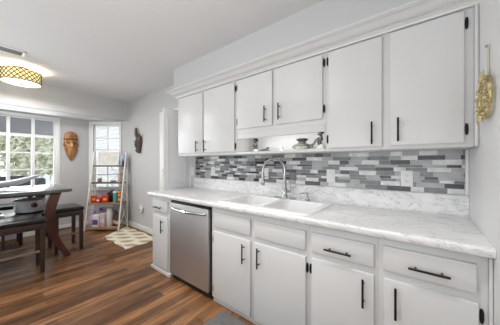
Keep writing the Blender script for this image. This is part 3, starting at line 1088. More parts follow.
# ---------------------------------------------------------------- gold wreath on the right wall
WYc, WZc = 1.445, 1.578
wr = thing('wall_wreath', 'gilded oval leaf wreath hanging on the white right wall from a pale ribbon', 'wreath', (XR, WYc, WZc))
rg = random.Random(3)
b = BM()
ring = [(XR - 0.015, WYc + 0.106 * math.cos(t), WZc + 0.090 * math.sin(t)) for t in [2 * math.pi * i / 32 for i in range(32)]]
tube(b, ring, 0.008, 8, closed=True)
tube(b, [(XR - 0.012, WYc - 0.08, WZc - 0.02), (XR - 0.020, WYc, WZc + 0.01), (XR - 0.012, WYc + 0.08, WZc + 0.035)], 0.006, 8)
tube(b, [(XR - 0.012, WYc - 0.07, WZc + 0.04), (XR - 0.018, WYc, WZc - 0.02), (XR - 0.012, WYc + 0.06, WZc - 0.05)], 0.005, 8)
for x_ in (-0.075, 0.075):
    cyl(b, (XR - 0.001, WYc, WZc + x_ * 1.05), (XR - 0.022, WYc, WZc + x_ * 1.05), 0.006, n=8)
obj('hoop', b, GOLD, wr)


def leafshape(bm, o, d, n, ln, wd):
    o, d, n = Vector(o), Vector(d).normalized(), Vector(n).normalized()
    s = d.cross(n).normalized()
    P = []
    for t, w0, up in ((0, 0.12, 0), (0.3, 0.9, 0.10), (0.6, 0.8, 0.14), (1.0, 0.0, 0.05)):
        c_ = o + d * ln * t + n * ln * up
        P.append((c_, s * wd * 0.5 * w0))
    prev = None
    for c_, q in P:
        if q.length < 1e-6:
            tip = bm.verts.new(c_); tb_ = bm.verts.new(c_ - n * 0.002)
            for a, b_ in ((0, 1), (1, 2), (2, 3), (3, 0)):
                bm.faces.new((prev[a], prev[b_], tip) if True else None)
            bm.verts.remove(tb_)
        else:
            cur = [bm.verts.new(c_ - q), bm.verts.new(c_ + n * 0.0025), bm.verts.new(c_ + q), bm.verts.new(c_ - n * 0.0025)]
            if prev:
                for a in range(4):
                    bm.faces.new((prev[a], prev[(a + 1) % 4], cur[(a + 1) % 4], cur[a]))
            else:
                bm.faces.new(cur[::-1])
            prev = cur


for i in range(34):
    t = 2 * math.pi * (i + rg.uniform(-0.2, 0.2)) / 34
    o = (XR - 0.014 - rg.uniform(0, 0.008), WYc + 0.106 * math.cos(t), WZc + 0.090 * math.sin(t))
    outw = 1 if i % 3 else -0.8
    d_ = (rg.uniform(-0.35, 0.0), outw * math.cos(t) + rg.uniform(-0.7, 0.7), outw * math.sin(t) + rg.uniform(-0.6, 0.6))
    b = BM(); leafshape(b, o, d_, (-1, rg.uniform(-0.4, 0.4), rg.uniform(-0.3, 0.3)), rg.uniform(0.032, 0.050), rg.uniform(0.012, 0.018))
    obj('leaf', b, GOLD, wr)
b = BM()
for i in range(14):
    t = 2 * math.pi * i / 14
    ball(b, (XR - 0.026, WYc + 0.094 * math.cos(t + 0.2), WZc + 0.087 * math.sin(t + 0.2)), 0.007, u=8, v=6)
bb_ = obj('berries', b, GOLD, wr); bb_['kind'] = 'stuff'
b = BM(); box(b, XR - 0.006, XR - 0.002, WYc - 0.012, WYc + 0.012, WZc + 0.08, 1.815); obj('ribbon', b, RIBBON, wr)
b = BM(); cyl(b, (XR - 0.001, WYc, 1.812), (XR - 0.014, WYc, 1.812), 0.006, n=10); obj('nail', b, NICKEL, wr)

# ---------------------------------------------------------------- ceiling: drum lamp, kitchen dome, vent
LX, LY = -4.19, 0.405
R0, Z0, Z1 = 0.192, 2.345, 2.495
lamp = thing('drum_ceiling_lamp', 'round cream drum ceiling lamp with a dark lattice, lit above the table', 'ceiling lamp', (LX, LY, HZ))
b = BM()
n = 64
A = [[b.verts.new((LX + r_ * math.cos(2 * math.pi * i / n), LY + r_ * math.sin(2 * math.pi * i / n), z)) for i in range(n)] for r_, z in ((R0, Z0), (R0, Z1), (R0 - 0.004, Z1), (R0 - 0.004, Z0))]
for k in range(4):
    for i in range(n):
        j = (i + 1) % n
        b.faces.new((A[k][i], A[k][j], A[(k + 1) % 4][j], A[(k + 1) % 4][i]))
obj('lamp_shade', b, SHADE, lamp)
b = BM()
m_ = 22
for s in (-1, 1):
    for k in range(m_):
        t0 = 2 * math.pi * k / m_
        pts = [(LX + (R0 + 0.002) * math.cos(t0 + s * q * 0.125), LY + (R0 + 0.002) * math.sin(t0 + s * q * 0.125), Z0 + (Z1 - Z0) * q / 6) for q in range(7)]
        tube(b, pts, 0.0046, 5)
for z in (Z0 + 0.002, Z1 - 0.002):
    tube(b, [(LX + (R0 + 0.002) * math.cos(2 * math.pi * i / n), LY + (R0 + 0.002) * math.sin(2 * math.pi * i / n), z) for i in range(n)], 0.0045, 6, closed=True)
obj('lattice', b, LATT, lamp)
b = BM(); lathe(b, [(R0 - 0.005, 0.006), (R0 - 0.005, 0.0), (R0 * 0.6, -0.006), (0.0, -0.010)], (LX, LY, Z0), 48); obj('diffuser', b, DIFF, lamp)
b = BM(); lathe(b, [(0.0, -0.034), (0.009, -0.030), (0.011, -0.022), (0.005, -0.016), (0.012, -0.010)], (LX, LY, Z0), 14); obj('finial', b, NICKEL, lamp)
b = BM(); lathe(b, [(0.07, -0.022), (0.075, 0.0)], (LX, LY, HZ - 0.0005), 24); cyl(b, (LX, LY, Z0), (LX, LY, HZ - 0.01), 0.008, n=10)
for k in range(3):
    t = 2 * math.pi * k / 3
    cyl(b, (LX, LY, Z1 - 0.012), (LX + (R0 - 0.003) * math.cos(t), LY + (R0 - 0.003) * math.sin(t), Z1 - 0.012), 0.003, n=6)
obj('canopy', b, NICKEL, lamp)
point_light('drum_lamp_bulb', (LX, LY, 2.42), 9, (1.0, 0.96, 0.90), 0.05)
dl_ = area_light('drum_lamp_glow', (LX, LY, 2.300), (0, 0, 0), 0.34, 0.34, 22, (1.0, 0.97, 0.93))
dl_.data.shape = 'DISK'

KX, KY = -1.30, 0.28
kl = sroot('kitchen_dome_lamp', (KX, KY, HZ))  # unseen kitchen ceiling lamp with a glass dome
b = BM(); lathe(b, [(0.17, -0.025), (0.175, 0.0)], (KX, KY, HZ - 0.0005), 32); obj('base_ring', b, TRIM, kl)
b = BM(); lathe(b, [(0.0, -0.115), (0.06, -0.110), (0.11, -0.09), (0.148, -0.055), (0.16, -0.026)], (KX, KY, HZ), 32); obj('glass_dome', b, DOME, kl)
for cx_, cy_ in ((-1.55, 0.72), (-0.45, 0.72)):  # added recessed spots out of view, to brighten counter and floor
    rl_ = sroot('added_spot_left' if cx_ < -1 else 'added_spot_right', (cx_, cy_, HZ))
    b = BM(); lathe(b, [(0.062, 0.0), (0.085, 0.0), (0.088, -0.006), (0.080, -0.010), (0.062, -0.006)], (cx_, cy_, HZ - 0.0005), 28); obj('added_spot_ring', b, TRIM, rl_)
    b = BM(); lathe(b, [(0.0, -0.002), (0.062, -0.002), (0.062, -0.001)], (cx_, cy_, HZ), 28); obj('added_spot_lens', b, DOME, rl_)
    d_ = bpy.data.lights.new('added_spot', 'SPOT')
    d_.energy, d_.spot_size, d_.spot_blend, d_.shadow_soft_size, d_.color = 52, R(92), 0.55, 0.06, (1, 0.985, 0.96)
    o_ = bpy.data.objects.new('added_spot', d_); C.objects.link(o_); o_.location = (cx_, cy_, HZ - 0.02)
point_light('dome_bulb', (KX, KY, HZ - 0.20), 6, (1.0, 0.98, 0.95), 0.14)

vt = thing('ceiling_vent', 'grey ceiling air vent with a white frame, near the drum lamp', 'vent', (-3.61, 0.2, HZ))
b = BM()
vx0, vx1, vy0, vy1 = -3.71, -3.545, -0.06, 0.385
box(b, vx0, vx1, vy0, vy0 + 0.025, HZ - 0.012, HZ - 0.0005, 0.003)
box(b, vx0, vx1, vy1 - 0.03, vy1, HZ - 0.012, HZ - 0.0005, 0.003)
box(b, vx0, vx0 + 0.012, vy0, vy1, HZ - 0.012, HZ - 0.0005)
box(b, vx1 - 0.012, vx1, vy0, vy1, HZ - 0.012, HZ - 0.0005)
obj('frame', b, TRIM, vt)
b = BM(); box(b, vx0 + 0.01, vx1 - 0.01, vy0 + 0.02, vy1 - 0.02, HZ - 0.003, HZ - 0.0005); obj('duct_backing', b, VENTG, vt)
for k in range(7):
    x = vx0 + 0.022 + k * 0.0205
    b = BM()
    prism(b, [(x, HZ - 0.010), (x + 0.003, HZ - 0.012), (x + 0.014, HZ - 0.004), (x + 0.011, HZ - 0.003)], 'y', vy0 + 0.022, vy1 - 0.026)
    obj('slat', b, VENTG, vt)

# ---------------------------------------------------------------- dining set
tx0, tx1, ty0, ty1, tz = -4.84, -3.785, -0.95, 0.865, 0.925
tbl = thing('dining_table', 'dark counter-height dining table with curved sabre legs, by the bay window', 'table', ((tx0 + tx1) / 2, 0, 0))
b = BM()
pl = []
for p in rrect(tx0, tx1, ty0, ty1, 0.07, 5):
    pl.append(p)
prism(b, pl, 'z', tz - 0.038, tz, 0.008); obj('tabletop', b, TTOP, tbl)
b = BM(); box(b, tx0 + 0.10, tx1 - 0.055, ty0 + 0.16, ty1 - 0.15, tz - 0.062, tz - 0.039, 0.004); obj('apron', b, WOODDK, tbl)


def sabre(bm, x, ysgn, yt):
    cen = []
    for i in range(13):
        t = i / 12
        z = (tz - 0.04) * (1 - t)
        off = -0.085 * math.sin(math.pi * min(1, t * 1.02)) + 0.125 * t ** 2.0
        wdt = 0.112 - 0.040 * t
        cen.append((yt + ysgn * off, z, wdt))
    L_ = [(c_[0] - c_[2] / 2, c_[1]) for c_ in cen]
    R_ = [(c_[0] + c_[2] / 2, c_[1]) for c_ in cen]
    prism(bm, L_ + R_[::-1], 'x', x - 0.035, x + 0.035, 0.004)


for x_ in (-3.875, -4.72):
    for s, yt in ((1, 0.695), (-1, -0.78)):
        b = BM(); sabre(b, x_, s, yt); obj('leg', b, WOODRED, tbl)
b = BM(); box(b, -4.69, -3.95, -0.76, 0.66, 0.575, 0.605, 0.004); obj('lower_shelf', b, WOODDK, tbl)

# bench and stool
STRETCH = mat('glint_rail', (0.30, 0.26, 0.25), 0.25, 0.3)  # pale tone paints the glint of light on the wooden stretchers


def seat_set(name, label, cat, x0, x1, y0, y1, zt_, wood, group=None, mids=()):
    t = thing(name, label, cat, ((x0 + x1) / 2, (y0 + y1) / 2, 0), group=group)
    bm = BM(); box(bm, x0, x1, y0, y1, zt_ - 0.055, zt_, 0.022, 4); obj('padded_seat', bm, LEATHER, t)
    bm = BM(); box(bm, x0 + 0.012, x1 - 0.012, y0 + 0.012, y1 - 0.012, zt_ - 0.125, zt_ - 0.054, 0.004); obj('seat_frame', bm, wood, t)
    for lx in (x0 + 0.035, x1 - 0.035):
        for ly in (y0 + 0.035, y1 - 0.035):
            bm = BM(); prism(bm, [(lx - 0.024, ly - 0.024), (lx + 0.024, ly - 0.024), (lx + 0.024, ly + 0.024), (lx - 0.024, ly + 0.024)], 'z', 0, zt_ - 0.124)
            for v in bm.verts:
                if v.co.z < 0.01:
                    v.co.x = lx + (v.co.x - lx) * 0.78
                    v.co.y = ly + (v.co.y - ly) * 0.78
            obj('leg', bm, wood, t)
    for lx in (x0 + 0.035, x1 - 0.035):
        bm = BM(); box(bm, lx - 0.011, lx + 0.011, y0 + 0.055, y1 - 0.055, 0.235, 0.262, 0.003); obj('stretcher', bm, STRETCH, t)
    for yy in mids:
        bm = BM(); box(bm, x0 + 0.026, x0 + 0.044, yy - 0.012, yy + 0.012, 0.262, zt_ - 0.124, 0.002); obj('spindle', bm, wood, t)
    return t


seat_set('dining_bench', 'dark wooden bench with a black leather seat, on the near side of the table', 'bench', -3.835, -3.475, -0.72, 0.545, 0.632, WOODDK, mids=(0.22, -0.40))
seat_set('dining_stool', 'square black leather stool at the window end of the dining table', 'stool', -4.455, -3.985, 0.69, 1.045, 0.632, WOODDK)
seat_set('dining_bench', 'dark wooden bench with a black seat, far side of the table by the window', 'bench', -5.22, -4.87, -0.72, 0.50, 0.632, WOODDK)

# slow cooker, tray, boat bowl
ckx, cky, ckz = -4.22, 0.49, 0.6055
ck = thing('slow_cooker', 'round stainless slow cooker with a black dial on the shelf below the tabletop', 'cooker', (ckx, cky, ckz))
b = BM(); lathe(b, [(0.135, 0.0), (0.14, 0.012), (0.145, 0.022)], (ckx, cky, ckz), 32); obj('foot_ring', b, BLACKP, ck)
b = BM(); lathe(b, [(0.148, 0.022), (0.157, 0.05), (0.159, 0.155), (0.163, 0.165)], (ckx, cky, ckz), 40); obj('body', b, COOKER, ck)
b = BM(); lathe(b, [(0.166, 0.165), (0.168, 0.175), (0.14, 0.185), (0.08, 0.202), (0.0, 0.208)], (ckx, cky, ckz), 40); obj('lid', b, COOKER, ck)
b = BM(); lathe(b, [(0.022, 0.206), (0.03, 0.222), (0.0, 0.226)], (ckx, cky, ckz), 16); obj('lid_knob', b, BLACKP, ck)
dv = Vector((0 - ckx, 0 - cky, 0)).normalized()
dv = (Matrix.Rotation(R(14), 3, 'Z') @ dv)
b = BM(); cyl(b, Vector((ckx, cky, ckz + 0.115)) + dv * 0.155, Vector((ckx, cky, ckz + 0.115)) + dv * 0.190, 0.032, 0.026, n=20); obj('dial', b, BLACKP, ck)
ty = thing('glass_tray', 'pale teal glass tray on the table shelf, left of the slow cooker', 'tray', (-4.10, -0.05, 0.605))
b = BM(); prism(b, rrect(-4.36, -4.0, -0.30, 0.24, 0.05), 'z', 0.606, 0.634, 0.005); obj('tray_base', b, TEALG, ty)
b = BM(); tube(b, [(-4.02, 0.08, 0.636), (-4.01, 0.13, 0.66), (-4.03, 0.20, 0.672), (-4.08, 0.22, 0.655), (-4.11, 0.18, 0.636)], 0.008, 8); obj('tray_handle', b, WPACK, ty)

bw = thing('boat_bowl', 'long shallow silver boat-shaped bowl with upturned tips, on the tabletop', 'bowl', (-4.33, 0.02, tz))
b = BM()
nu, nv = 28, 12
g = []
for side in (0, 1):
    for i in range(nu + 1):
        t = -1 + 2 * i / nu
        row = []
        for j in range(nv + 1):
            s = -1 + 2 * j / nv
            hw = 0.15 * (1 - t * t) ** 0.8 + 0.004
            keel = 0.165 * abs(t) ** 2.4
            z = keel + 0.085 * (s * s) * (1 - t * t) ** 0.5 + 0.014
            row.append(b.verts.new((-4.33 + s * hw, 0.02 + 0.585 * t, tz + z - (0.008 if side else 0))))
        g.append(row)
h_ = nu + 1
for k in range(2):
    for i in range(nu):
        for j in range(nv):
            q = (g[k * h_ + i][j], g[k * h_ + i + 1][j], g[k * h_ + i + 1][j + 1], g[k * h_ + i][j + 1])
            b.faces.new(q if k else q[::-1])
for i in range(nu):
    for j in (0, nv):
        b.faces.new((g[i][j], g[i + 1][j], g[h_ + i + 1][j], g[h_ + i][j]))
for i in (0, nu):
    for j in range(nv):
        b.faces.new((g[i][j], g[i][j + 1], g[h_ + i][j + 1], g[h_ + i][j]))
obj('bowl_shell', b, SILVER, bw, sharp=60)
b = BM(); lathe(b, [(0.07, 0.0), (0.065, 0.008), (0.05, 0.012)], (-4.33, 0.02, tz), 24, 0.7, 1.3); obj('foot', b, SILVER, bw)

# ---------------------------------------------------------------- ladder shelf in the corner
SHX, SHY, SHA = -4.925, 1.735, R(38.2)
sh = thing('ladder_shelf', 'cream A-frame ladder shelf with brown boards, in the corner by the window', 'shelf', (SHX, SHY, 0), SHA)
SW, SH = 0.32, 1.50


def fy(z):
    return -0.30 + 0.27 * z / SH


for s in (-1, 1):
    b = BM()
    x = s * SW
    A = [(x - 0.011, fy(0) - 0.012, 0), (x + 0.011, fy(0) - 0.012, 0), (x + 0.011, fy(0) + 0.012, 0), (x - 0.011, fy(0) + 0.012, 0)]
    B = [(p[0], p[1] + 0.27, SH) for p in A]
    va, vb = [b.verts.new(p) for p in A], [b.verts.new(p) for p in B]
    for i in range(4):
        b.faces.new((va[i], va[(i + 1) % 4], vb[(i + 1) % 4], vb[i]))
    b.faces.new(va[::-1]); b.faces.new(vb)
    obj('leg', b, CREAM, sh, local=True, sharp=0)
    b = BM(); box(b, x - 0.010, x + 0.010, -0.010, 0.010, 0, SH); obj('leg', b, CREAM, sh, local=True, sharp=0)
SZ = [0.055, 0.51, 0.905, 1.235]
for k, z in enumerate(SZ):
    b = BM(); box(b, -SW + 0.015 - 0.025 * (k < 0), SW - 0.015, fy(z) - 0.02, 0.0, z - 0.028, z, 0.003)
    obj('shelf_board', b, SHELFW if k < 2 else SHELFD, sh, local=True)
for s in (-1, 1):
    for z0, z1 in ((SZ[0], SZ[1]), (SZ[1], SZ[2]), (SZ[2], SZ[3])):
        b = BM()
        cyl(b, (s * SW, fy(z0) + 0.01, z0), (s * SW, 0, z1 - 0.03), 0.0055, n=6)
        cyl(b, (s * SW, 0, z0), (s * SW, fy(z1) + 0.01, z1 - 0.03), 0.0055, n=6)
        obj('side_brace', b, CREAM, sh, local=True)
for z0, z1 in ((SZ[2], SZ[3]), (SZ[1], SZ[2])):
    b = BM()
    cyl(b, (-0.02, 0.004, z0), (SW, 0.004, z1 - 0.03), 0.0065, n=6)
    cyl(b, (SW, 0.004, z0), (-0.02, 0.004, z1 - 0.03), 0.0065, n=6)
    cyl(b, (-SW, 0.004, z1 - 0.11), (SW, 0.004, z1 - 0.11), 0.005, n=6)
    obj('back_brace', b, CREAM, sh, local=True)

SM = Matrix.Translation((SHX, SHY, 0)) @ Matrix.Rotation(SHA, 4, 'Z')


def on_shelf(name, label, cat, x, y, z, rz=0.0, group=None):
    p = SM @ Vector((x, y, z))
    return thing(name, label, cat, p, SHA + rz, group)


Z = [z + 0.0005 for z in SZ]
# top board
t = on_shelf('picture_frame', 'white-framed cream canvas leaning on the top board of the ladder shelf', 'picture', -0.03, -0.055, Z[3])
b = BM()
for a in ((-0.215, -0.190, 0.0, 0.275), (0.190, 0.215, 0.0, 0.275), (-0.19, 0.19, 0.0, 0.025), (-0.19, 0.19, 0.25, 0.275)):
    box(b, a[0], a[1], -0.012, 0.010, a[2], a[3], 0.002)
tilt = Matrix.Rotation(R(-7), 4, 'X')
b.transform(tilt); obj('frame', b, WPACK, t, local=True)
b = BM(); box(b, -0.192, 0.192, -0.004, 0.008, 0.02, 0.255); b.transform(tilt); obj('canvas', b, CANVAS, t, local=True)
t = on_shelf('gift_bag', 'pale blue paper bag at the right end of the top board', 'bag', 0.262, -0.045, Z[3])
b = BM(); prism(b, [(-0.040, 0), (0.036, 0), (0.043, 0.20), (-0.043, 0.21)], 'y', -0.03, 0.03, 0.003); obj('bag_body', b, BLUEB, t, local=True)
b = BM(); tube(b, [(-0.02, -0.005, 0.20), (-0.015, -0.005, 0.235), (0.015, -0.005, 0.235), (0.02, -0.005, 0.20)], 0.003, 6); obj('bag_handle', b, WPACK, t, local=True)
t = on_shelf('black_bottle', 'small black bottle in front of the pale blue bag', 'bottle', 0.285, -0.092, Z[3])
t.name = 'ink_bottle'
b = BM(); lathe(b, [(0.014, 0), (0.015, 0.004), (0.015, 0.07), (0.007, 0.085), (0.007, 0.10)], (0, 0, 0), 14); obj('glass_body', b, BLACKP, t, local=True)
b = BM(); lathe(b, [(0.009, 0.10), (0.009, 0.118), (0.0, 0.119)], (0, 0, 0), 12); obj('cap', b, BLACKP, t, local=True)
# second board
t = on_shelf('glass_jar', 'small dark grey jar with a white lid on the second board', 'jar', -0.185, -0.075, Z[2])
b = BM(); lathe(b, [(0.034, 0), (0.038, 0.006), (0.038, 0.06), (0.032, 0.068)], (0, 0, 0), 18); obj('jar_body', b, GJAR, t, local=True)
b = BM(); lathe(b, [(0.036, 0.068), (0.036, 0.092), (0.0, 0.094)], (0, 0, 0), 18); obj('lid', b, WPACK, t, local=True)
t = on_shelf('shallow_dish', 'sage green shallow dish on the second board', 'dish', 0.09, -0.075, Z[2])
b = BM(); lathe(b, [(0.03, 0), (0.034, 0.003), (0.062, 0.026), (0.066, 0.03), (0.058, 0.026), (0.03, 0.008), (0, 0.007)], (0, 0, 0), 22); obj('dish_bowl', b, GDISH, t, local=True)
t = on_shelf('cup_stack', 'stacked pale terracotta cups at the right end of the second board', 'cups', 0.215, -0.08, Z[2])
for k in range(3):
    b = BM(); lathe(b, [(0.026, 0), (0.034, 0.066), (0.037, 0.068), (0.037, 0.074), (0.030, 0.07), (0.024, 0.01), (0, 0.01)], (0, 0, k * 0.052), 18); obj('cup', b, BEIGE, t, local=True)


# third board
def pouch(t, w_, d_, h_, m, mb, band=(0.3, 0.62)):
    bm = BM(); prism(bm, [(-w_ / 2, 0), (w_ / 2, 0), (w_ / 2 * 0.96, h_ * 0.55), (w_ / 2 * 1.02, h_), (w_ / 2 * 0.4, h_ * 1.05), (-w_ / 2 * 1.02, h_), (-w_ / 2 * 0.95, h_ * 0.5)], 'y', -d_ / 2, d_ / 2, min(d_, h_) * 0.18)
    obj('wrapper', bm, m, t, local=True)
    bm = BM(); box(bm, -w_ * 0.22, w_ * 0.28, -d_ / 2 - 0.002, -d_ / 2 + 0.002, h_ * band[0], h_ * band[1], 0.001); obj('label_panel', bm, mb, t, local=True)


for lab, x, y, w_, h_, mb, rz in (('red snack pouch at the left end of the third board', -0.255, -0.13, 0.105, 0.13, YEL, 0.2),
                                  ('red snack pouch with a white patch, second from the left on the third board', -0.145, -0.155, 0.10, 0.10, WPACK, -0.15),
                                  ('large red snack pouch in the middle of the third board', -0.025, -0.145, 0.13, 0.145, YEL, 0.1)):
    t = on_shelf('snack_pouch', lab, 'snack pouch', x, y, Z[1], rz, 'red pouches on the ladder shelf')
    pouch(t, w_, 0.05, h_, RED, mb)
t = on_shelf('black_camera_bag', 'black soft case tilted behind the red pouches on the third board', 'case', 0.03, -0.06, Z[1])
t.name = 'soft_case'
b = BM(); prism(b, [(-0.09, 0.0), (0.07, 0.0), (0.105, 0.10), (0.07, 0.19), (0.02, 0.225), (-0.02, 0.20), (-0.10, 0.13)], 'y', -0.035, 0.035, 0.012); obj('case_body', b, BLACKP, t, local=True)
b = BM(); tube(b, [(0.09, 0, 0.15), (0.06, 0.0, 0.235), (0.0, 0, 0.235)], 0.006, 8); obj('strap', b, BLACKP, t, local=True)
t = on_shelf('tin_canister', 'tall teal tin canister on the third board', 'tin', 0.163, -0.13, Z[1])
b = BM(); lathe(b, [(0.040, 0), (0.041, 0.004), (0.041, 0.19)], (0, 0, 0), 22); obj('tin_body', b, TEAL, t, local=True)
b = BM(); lathe(b, [(0.0425, 0.19), (0.0425, 0.215), (0.036, 0.222), (0, 0.224)], (0, 0, 0), 22); obj('lid', b, WPACK, t, local=True)
t = on_shelf('food_can', 'red tin can at the right end of the third board, below another can', 'can', 0.246, -0.13, Z[1])
b = BM(); lathe(b, [(0.030, 0), (0.032, 0.004), (0.032, 0.116), (0.030, 0.12)], (0, 0, 0), 20); obj('can_body', b, RED, t, local=True)
b = BM(); lathe(b, [(0.0328, 0.035), (0.0328, 0.085)], (0, 0, 0), 20); obj('label_panel', b, YEL, t, local=True)
t = on_shelf('food_can', 'yellow can stacked on top of the red can, third board', 'can', 0.246, -0.13, Z[1] + 0.1205)
b = BM(); lathe(b, [(0.030, 0), (0.032, 0.004), (0.032, 0.085), (0.030, 0.09)], (0, 0, 0), 20); obj('can_body', b, YEL, t, local=True)
b = BM(); lathe(b, [(0.0328, 0.05), (0.0328, 0.075)], (0, 0, 0), 20); obj('label_panel', b, RED, t, local=True)
# bottom board
def pack(t, w_, d_, h_, m, mb, z0, z1):
    bm = BM(); box(bm, -w_ / 2, w_ / 2, -d_ / 2, d_ / 2, 0, h_, 0.012, 3); obj('wrapper', bm, m, t, local=True)
    bm = BM(); box(bm, -w_ / 2 * 0.8, w_ / 2 * 0.8, -d_ / 2 - 0.0015, -d_ / 2 + 0.002, h_ * z0, h_ * z1, 0.001); obj('label_panel', bm, mb, t, local=True)


t = on_shelf('tissue_pack', 'tall lavender pack at the left end of the bottom board', 'pack', -0.262, -0.17, Z[0]); pack(t, 0.09, 0.10, 0.30, LAV, PINK, 0.2, 0.7)
t = on_shelf('detergent_jug', 'lavender jug with a purple cap behind the white pack, bottom board', 'jug', -0.16, -0.075, Z[0])
b = BM(); lathe(b, [(0.05, 0), (0.055, 0.01), (0.055, 0.20), (0.045, 0.24), (0.025, 0.27), (0.022, 0.285)], (0, 0, 0), 20, 1.1, 0.8); obj('jug_body', b, LAV, t, local=True)
b = BM(); lathe(b, [(0.027, 0.285), (0.025, 0.33), (0, 0.332)], (0, 0, 0), 16); obj('cap', b, PURP, t, local=True)
t = on_shelf('tissue_pack', 'white pack with purple print in front of the lavender jug', 'pack', -0.148, -0.205, Z[0]); pack(t, 0.13, 0.10, 0.235, WPACK, PURP, 0.22, 0.62)
t = on_shelf('tissue_pack', 'pale pink pack right of the white and purple pack, bottom board', 'pack', -0.035, -0.18, Z[0]); pack(t, 0.085, 0.10, 0.255, PINK, WPACK, 0.3, 0.6)
t = on_shelf('milk_bottle', 'tall white bottle in the middle of the bottom board', 'bottle', 0.060, -0.15, Z[0])
b = BM(); lathe(b, [(0.048, 0), (0.052, 0.008), (0.052, 0.24), (0.046, 0.27), (0.040, 0.30)], (0, 0, 0), 22); obj('bottle_body', b, WPACK, t, local=True)
b = BM(); lathe(b, [(0.043, 0.30), (0.043, 0.345), (0, 0.347)], (0, 0, 0), 22); obj('cap', b, CANVAS, t, local=True)
for lab, x, y, s in (('dark brown glass bottle right of the tall white bottle', 0.156, -0.12, 1.0),
                     ('dark brown glass bottle nearest the right leg of the ladder shelf', 0.222, -0.165, 0.92)):
    t = on_shelf('glass_bottle', lab, 'bottle', x, y, Z[0], 0, 'brown bottles on the bottom board')
    b = BM(); lathe(b, [(0.034 * s, 0), (0.037 * s, 0.006), (0.037 * s, 0.15 * s), (0.028 * s, 0.185 * s), (0.014 * s, 0.21 * s), (0.013 * s, 0.27 * s)], (0, 0, 0), 20); obj('bottle_body', b, AMBER, t, local=True)
    b = BM(); lathe(b, [(0.015 * s, 0.27 * s), (0.015 * s, 0.30 * s), (0, 0.301 * s)], (0, 0, 0), 16); obj('cap', b, BLACKP, t, local=True)
    b = BM(); lathe(b, [(0.0378 * s, 0.05 * s), (0.0378 * s, 0.12 * s)], (0, 0, 0), 20); obj('label_panel', b, BEIGE, t, local=True)

# ---------------------------------------------------------------- wall masks
def mask_mesh(Hm, W, D, shape, feats, nu=22, nv=30):
    """front surface in local x (width), z (height), depth towards -y, closed by a flat back"""
    bm = BM()
    F, K = [], []
    for j in range(nv + 1):
        t = j / nv
        hw = max(0.003, W * shape(t))
        fr, bk = [], []
        for i in range(nu + 1):
            s = -1 + 2 * i / nu
            x = s * hw
            dep = D * (0.25 + 0.75 * min(1, shape(t) * 1.3)) * math.sqrt(max(0, 1 - s * s)) ** 0.9
            for (fx, fz, sx, sz, amp) in feats:
                dep += amp * math.exp(-((x - fx) / sx) ** 2 - ((t * Hm - fz) / sz) ** 2)
            if abs(s) > 0.999:
                dep = 0.004
            fr.append(bm.verts.new((x, -max(dep, 0.004), t * Hm)))
            bk.append(bm.verts.new((x, 0.0, t * Hm)))
        F.append(fr); K.append(bk)
    for j in range(nv):
        for i in range(nu):
            bm.faces.new((F[j][i], F[j][i + 1], F[j + 1][i + 1], F[j + 1][i]))
            bm.faces.new((K[j][i], K[j + 1][i], K[j + 1][i + 1], K[j][i + 1]))
        for i in (0, nu):
            bm.faces.new((F[j][i], F[j + 1][i], K[j + 1][i], K[j][i]))
    for j in (0, nv):
        for i in range(nu):
            bm.faces.new((F[j][i], F[j][i + 1], K[j][i + 1], K[j][i]))
    return bm


def shp1(t):
    if t < 0.40:
        return 0.05 + 0.92 * (t / 0.40) ** 0.72
    if t < 0.55:
        return 0.97 - 0.05 * math.sin((t - 0.40) / 0.15 * math.pi)
    if t < 0.80:
        return 0.97 + 0.03 * math.sin((t - 0.55) / 0.25 * math.pi)
    return max(0.0, 1 - ((t - 0.80) / 0.202) ** 2.3) ** 0.5 * 0.97


mk = thing('wooden_mask', 'long carved orange-brown wooden mask with pointed chin, right of the wide window', 'mask', (XB + 0.002, 1.195, 1.325), R(90))
Hm = 0.57
fe = [(0, 0.31, 0.016, 0.055, 0.045), (0, 0.268, 0.028, 0.018, 0.03), (0.045, 0.335, 0.03, 0.020, -0.024), (-0.045, 0.335, 0.03, 0.020, -0.024),
      (0.045, 0.372, 0.05, 0.014, 0.022), (-0.045, 0.372, 0.05, 0.014, 0.022), (0, 0.212, 0.036, 0.012, 0.026), (0, 0.180, 0.032, 0.011, 0.020), (0, 0.10, 0.05, 0.05, 0.012)]
obj('face', mask_mesh(Hm, 0.106, 0.085, shp1, fe), MASKW, mk, local=True, sharp=60)
b = BM()
pts = []
for i in range(15):
    s = -1 + 2 * i / 14
    pts.append((s * 0.107, -0.004 - 0.089 * math.sqrt(max(0, 1 - s * s)) ** 0.9, 0.418))
tube(b, pts, 0.009, 6); obj('headband', b, DARKLINE, mk, local=True)
for s in (-1, 1):
    b = BM(); ball(b, (s * 0.108, -0.016, 0.315), 0.03, 0.45, 0.5, 1.3, 10, 8); obj('ear', b, MASKW, mk, local=True)
    b = BM(); ball(b, (s * 0.043, -0.058, 0.336), 0.026, 1.0, 0.45, 0.34, 10, 6); obj('eye', b, DARKLINE, mk, local=True)
b = BM(); ball(b, (0, -0.086, 0.196), 0.034, 1.0, 0.35, 0.2, 10, 6); obj('mouth', b, DARKLINE, mk, local=True)


def shp2(t):
    if t < 0.62:
        return 0.42 + 0.58 * (t / 0.62) ** 1.3
    return max(0.0, 1 - ((t - 0.62) / 0.382) ** 2.6) ** 0.5


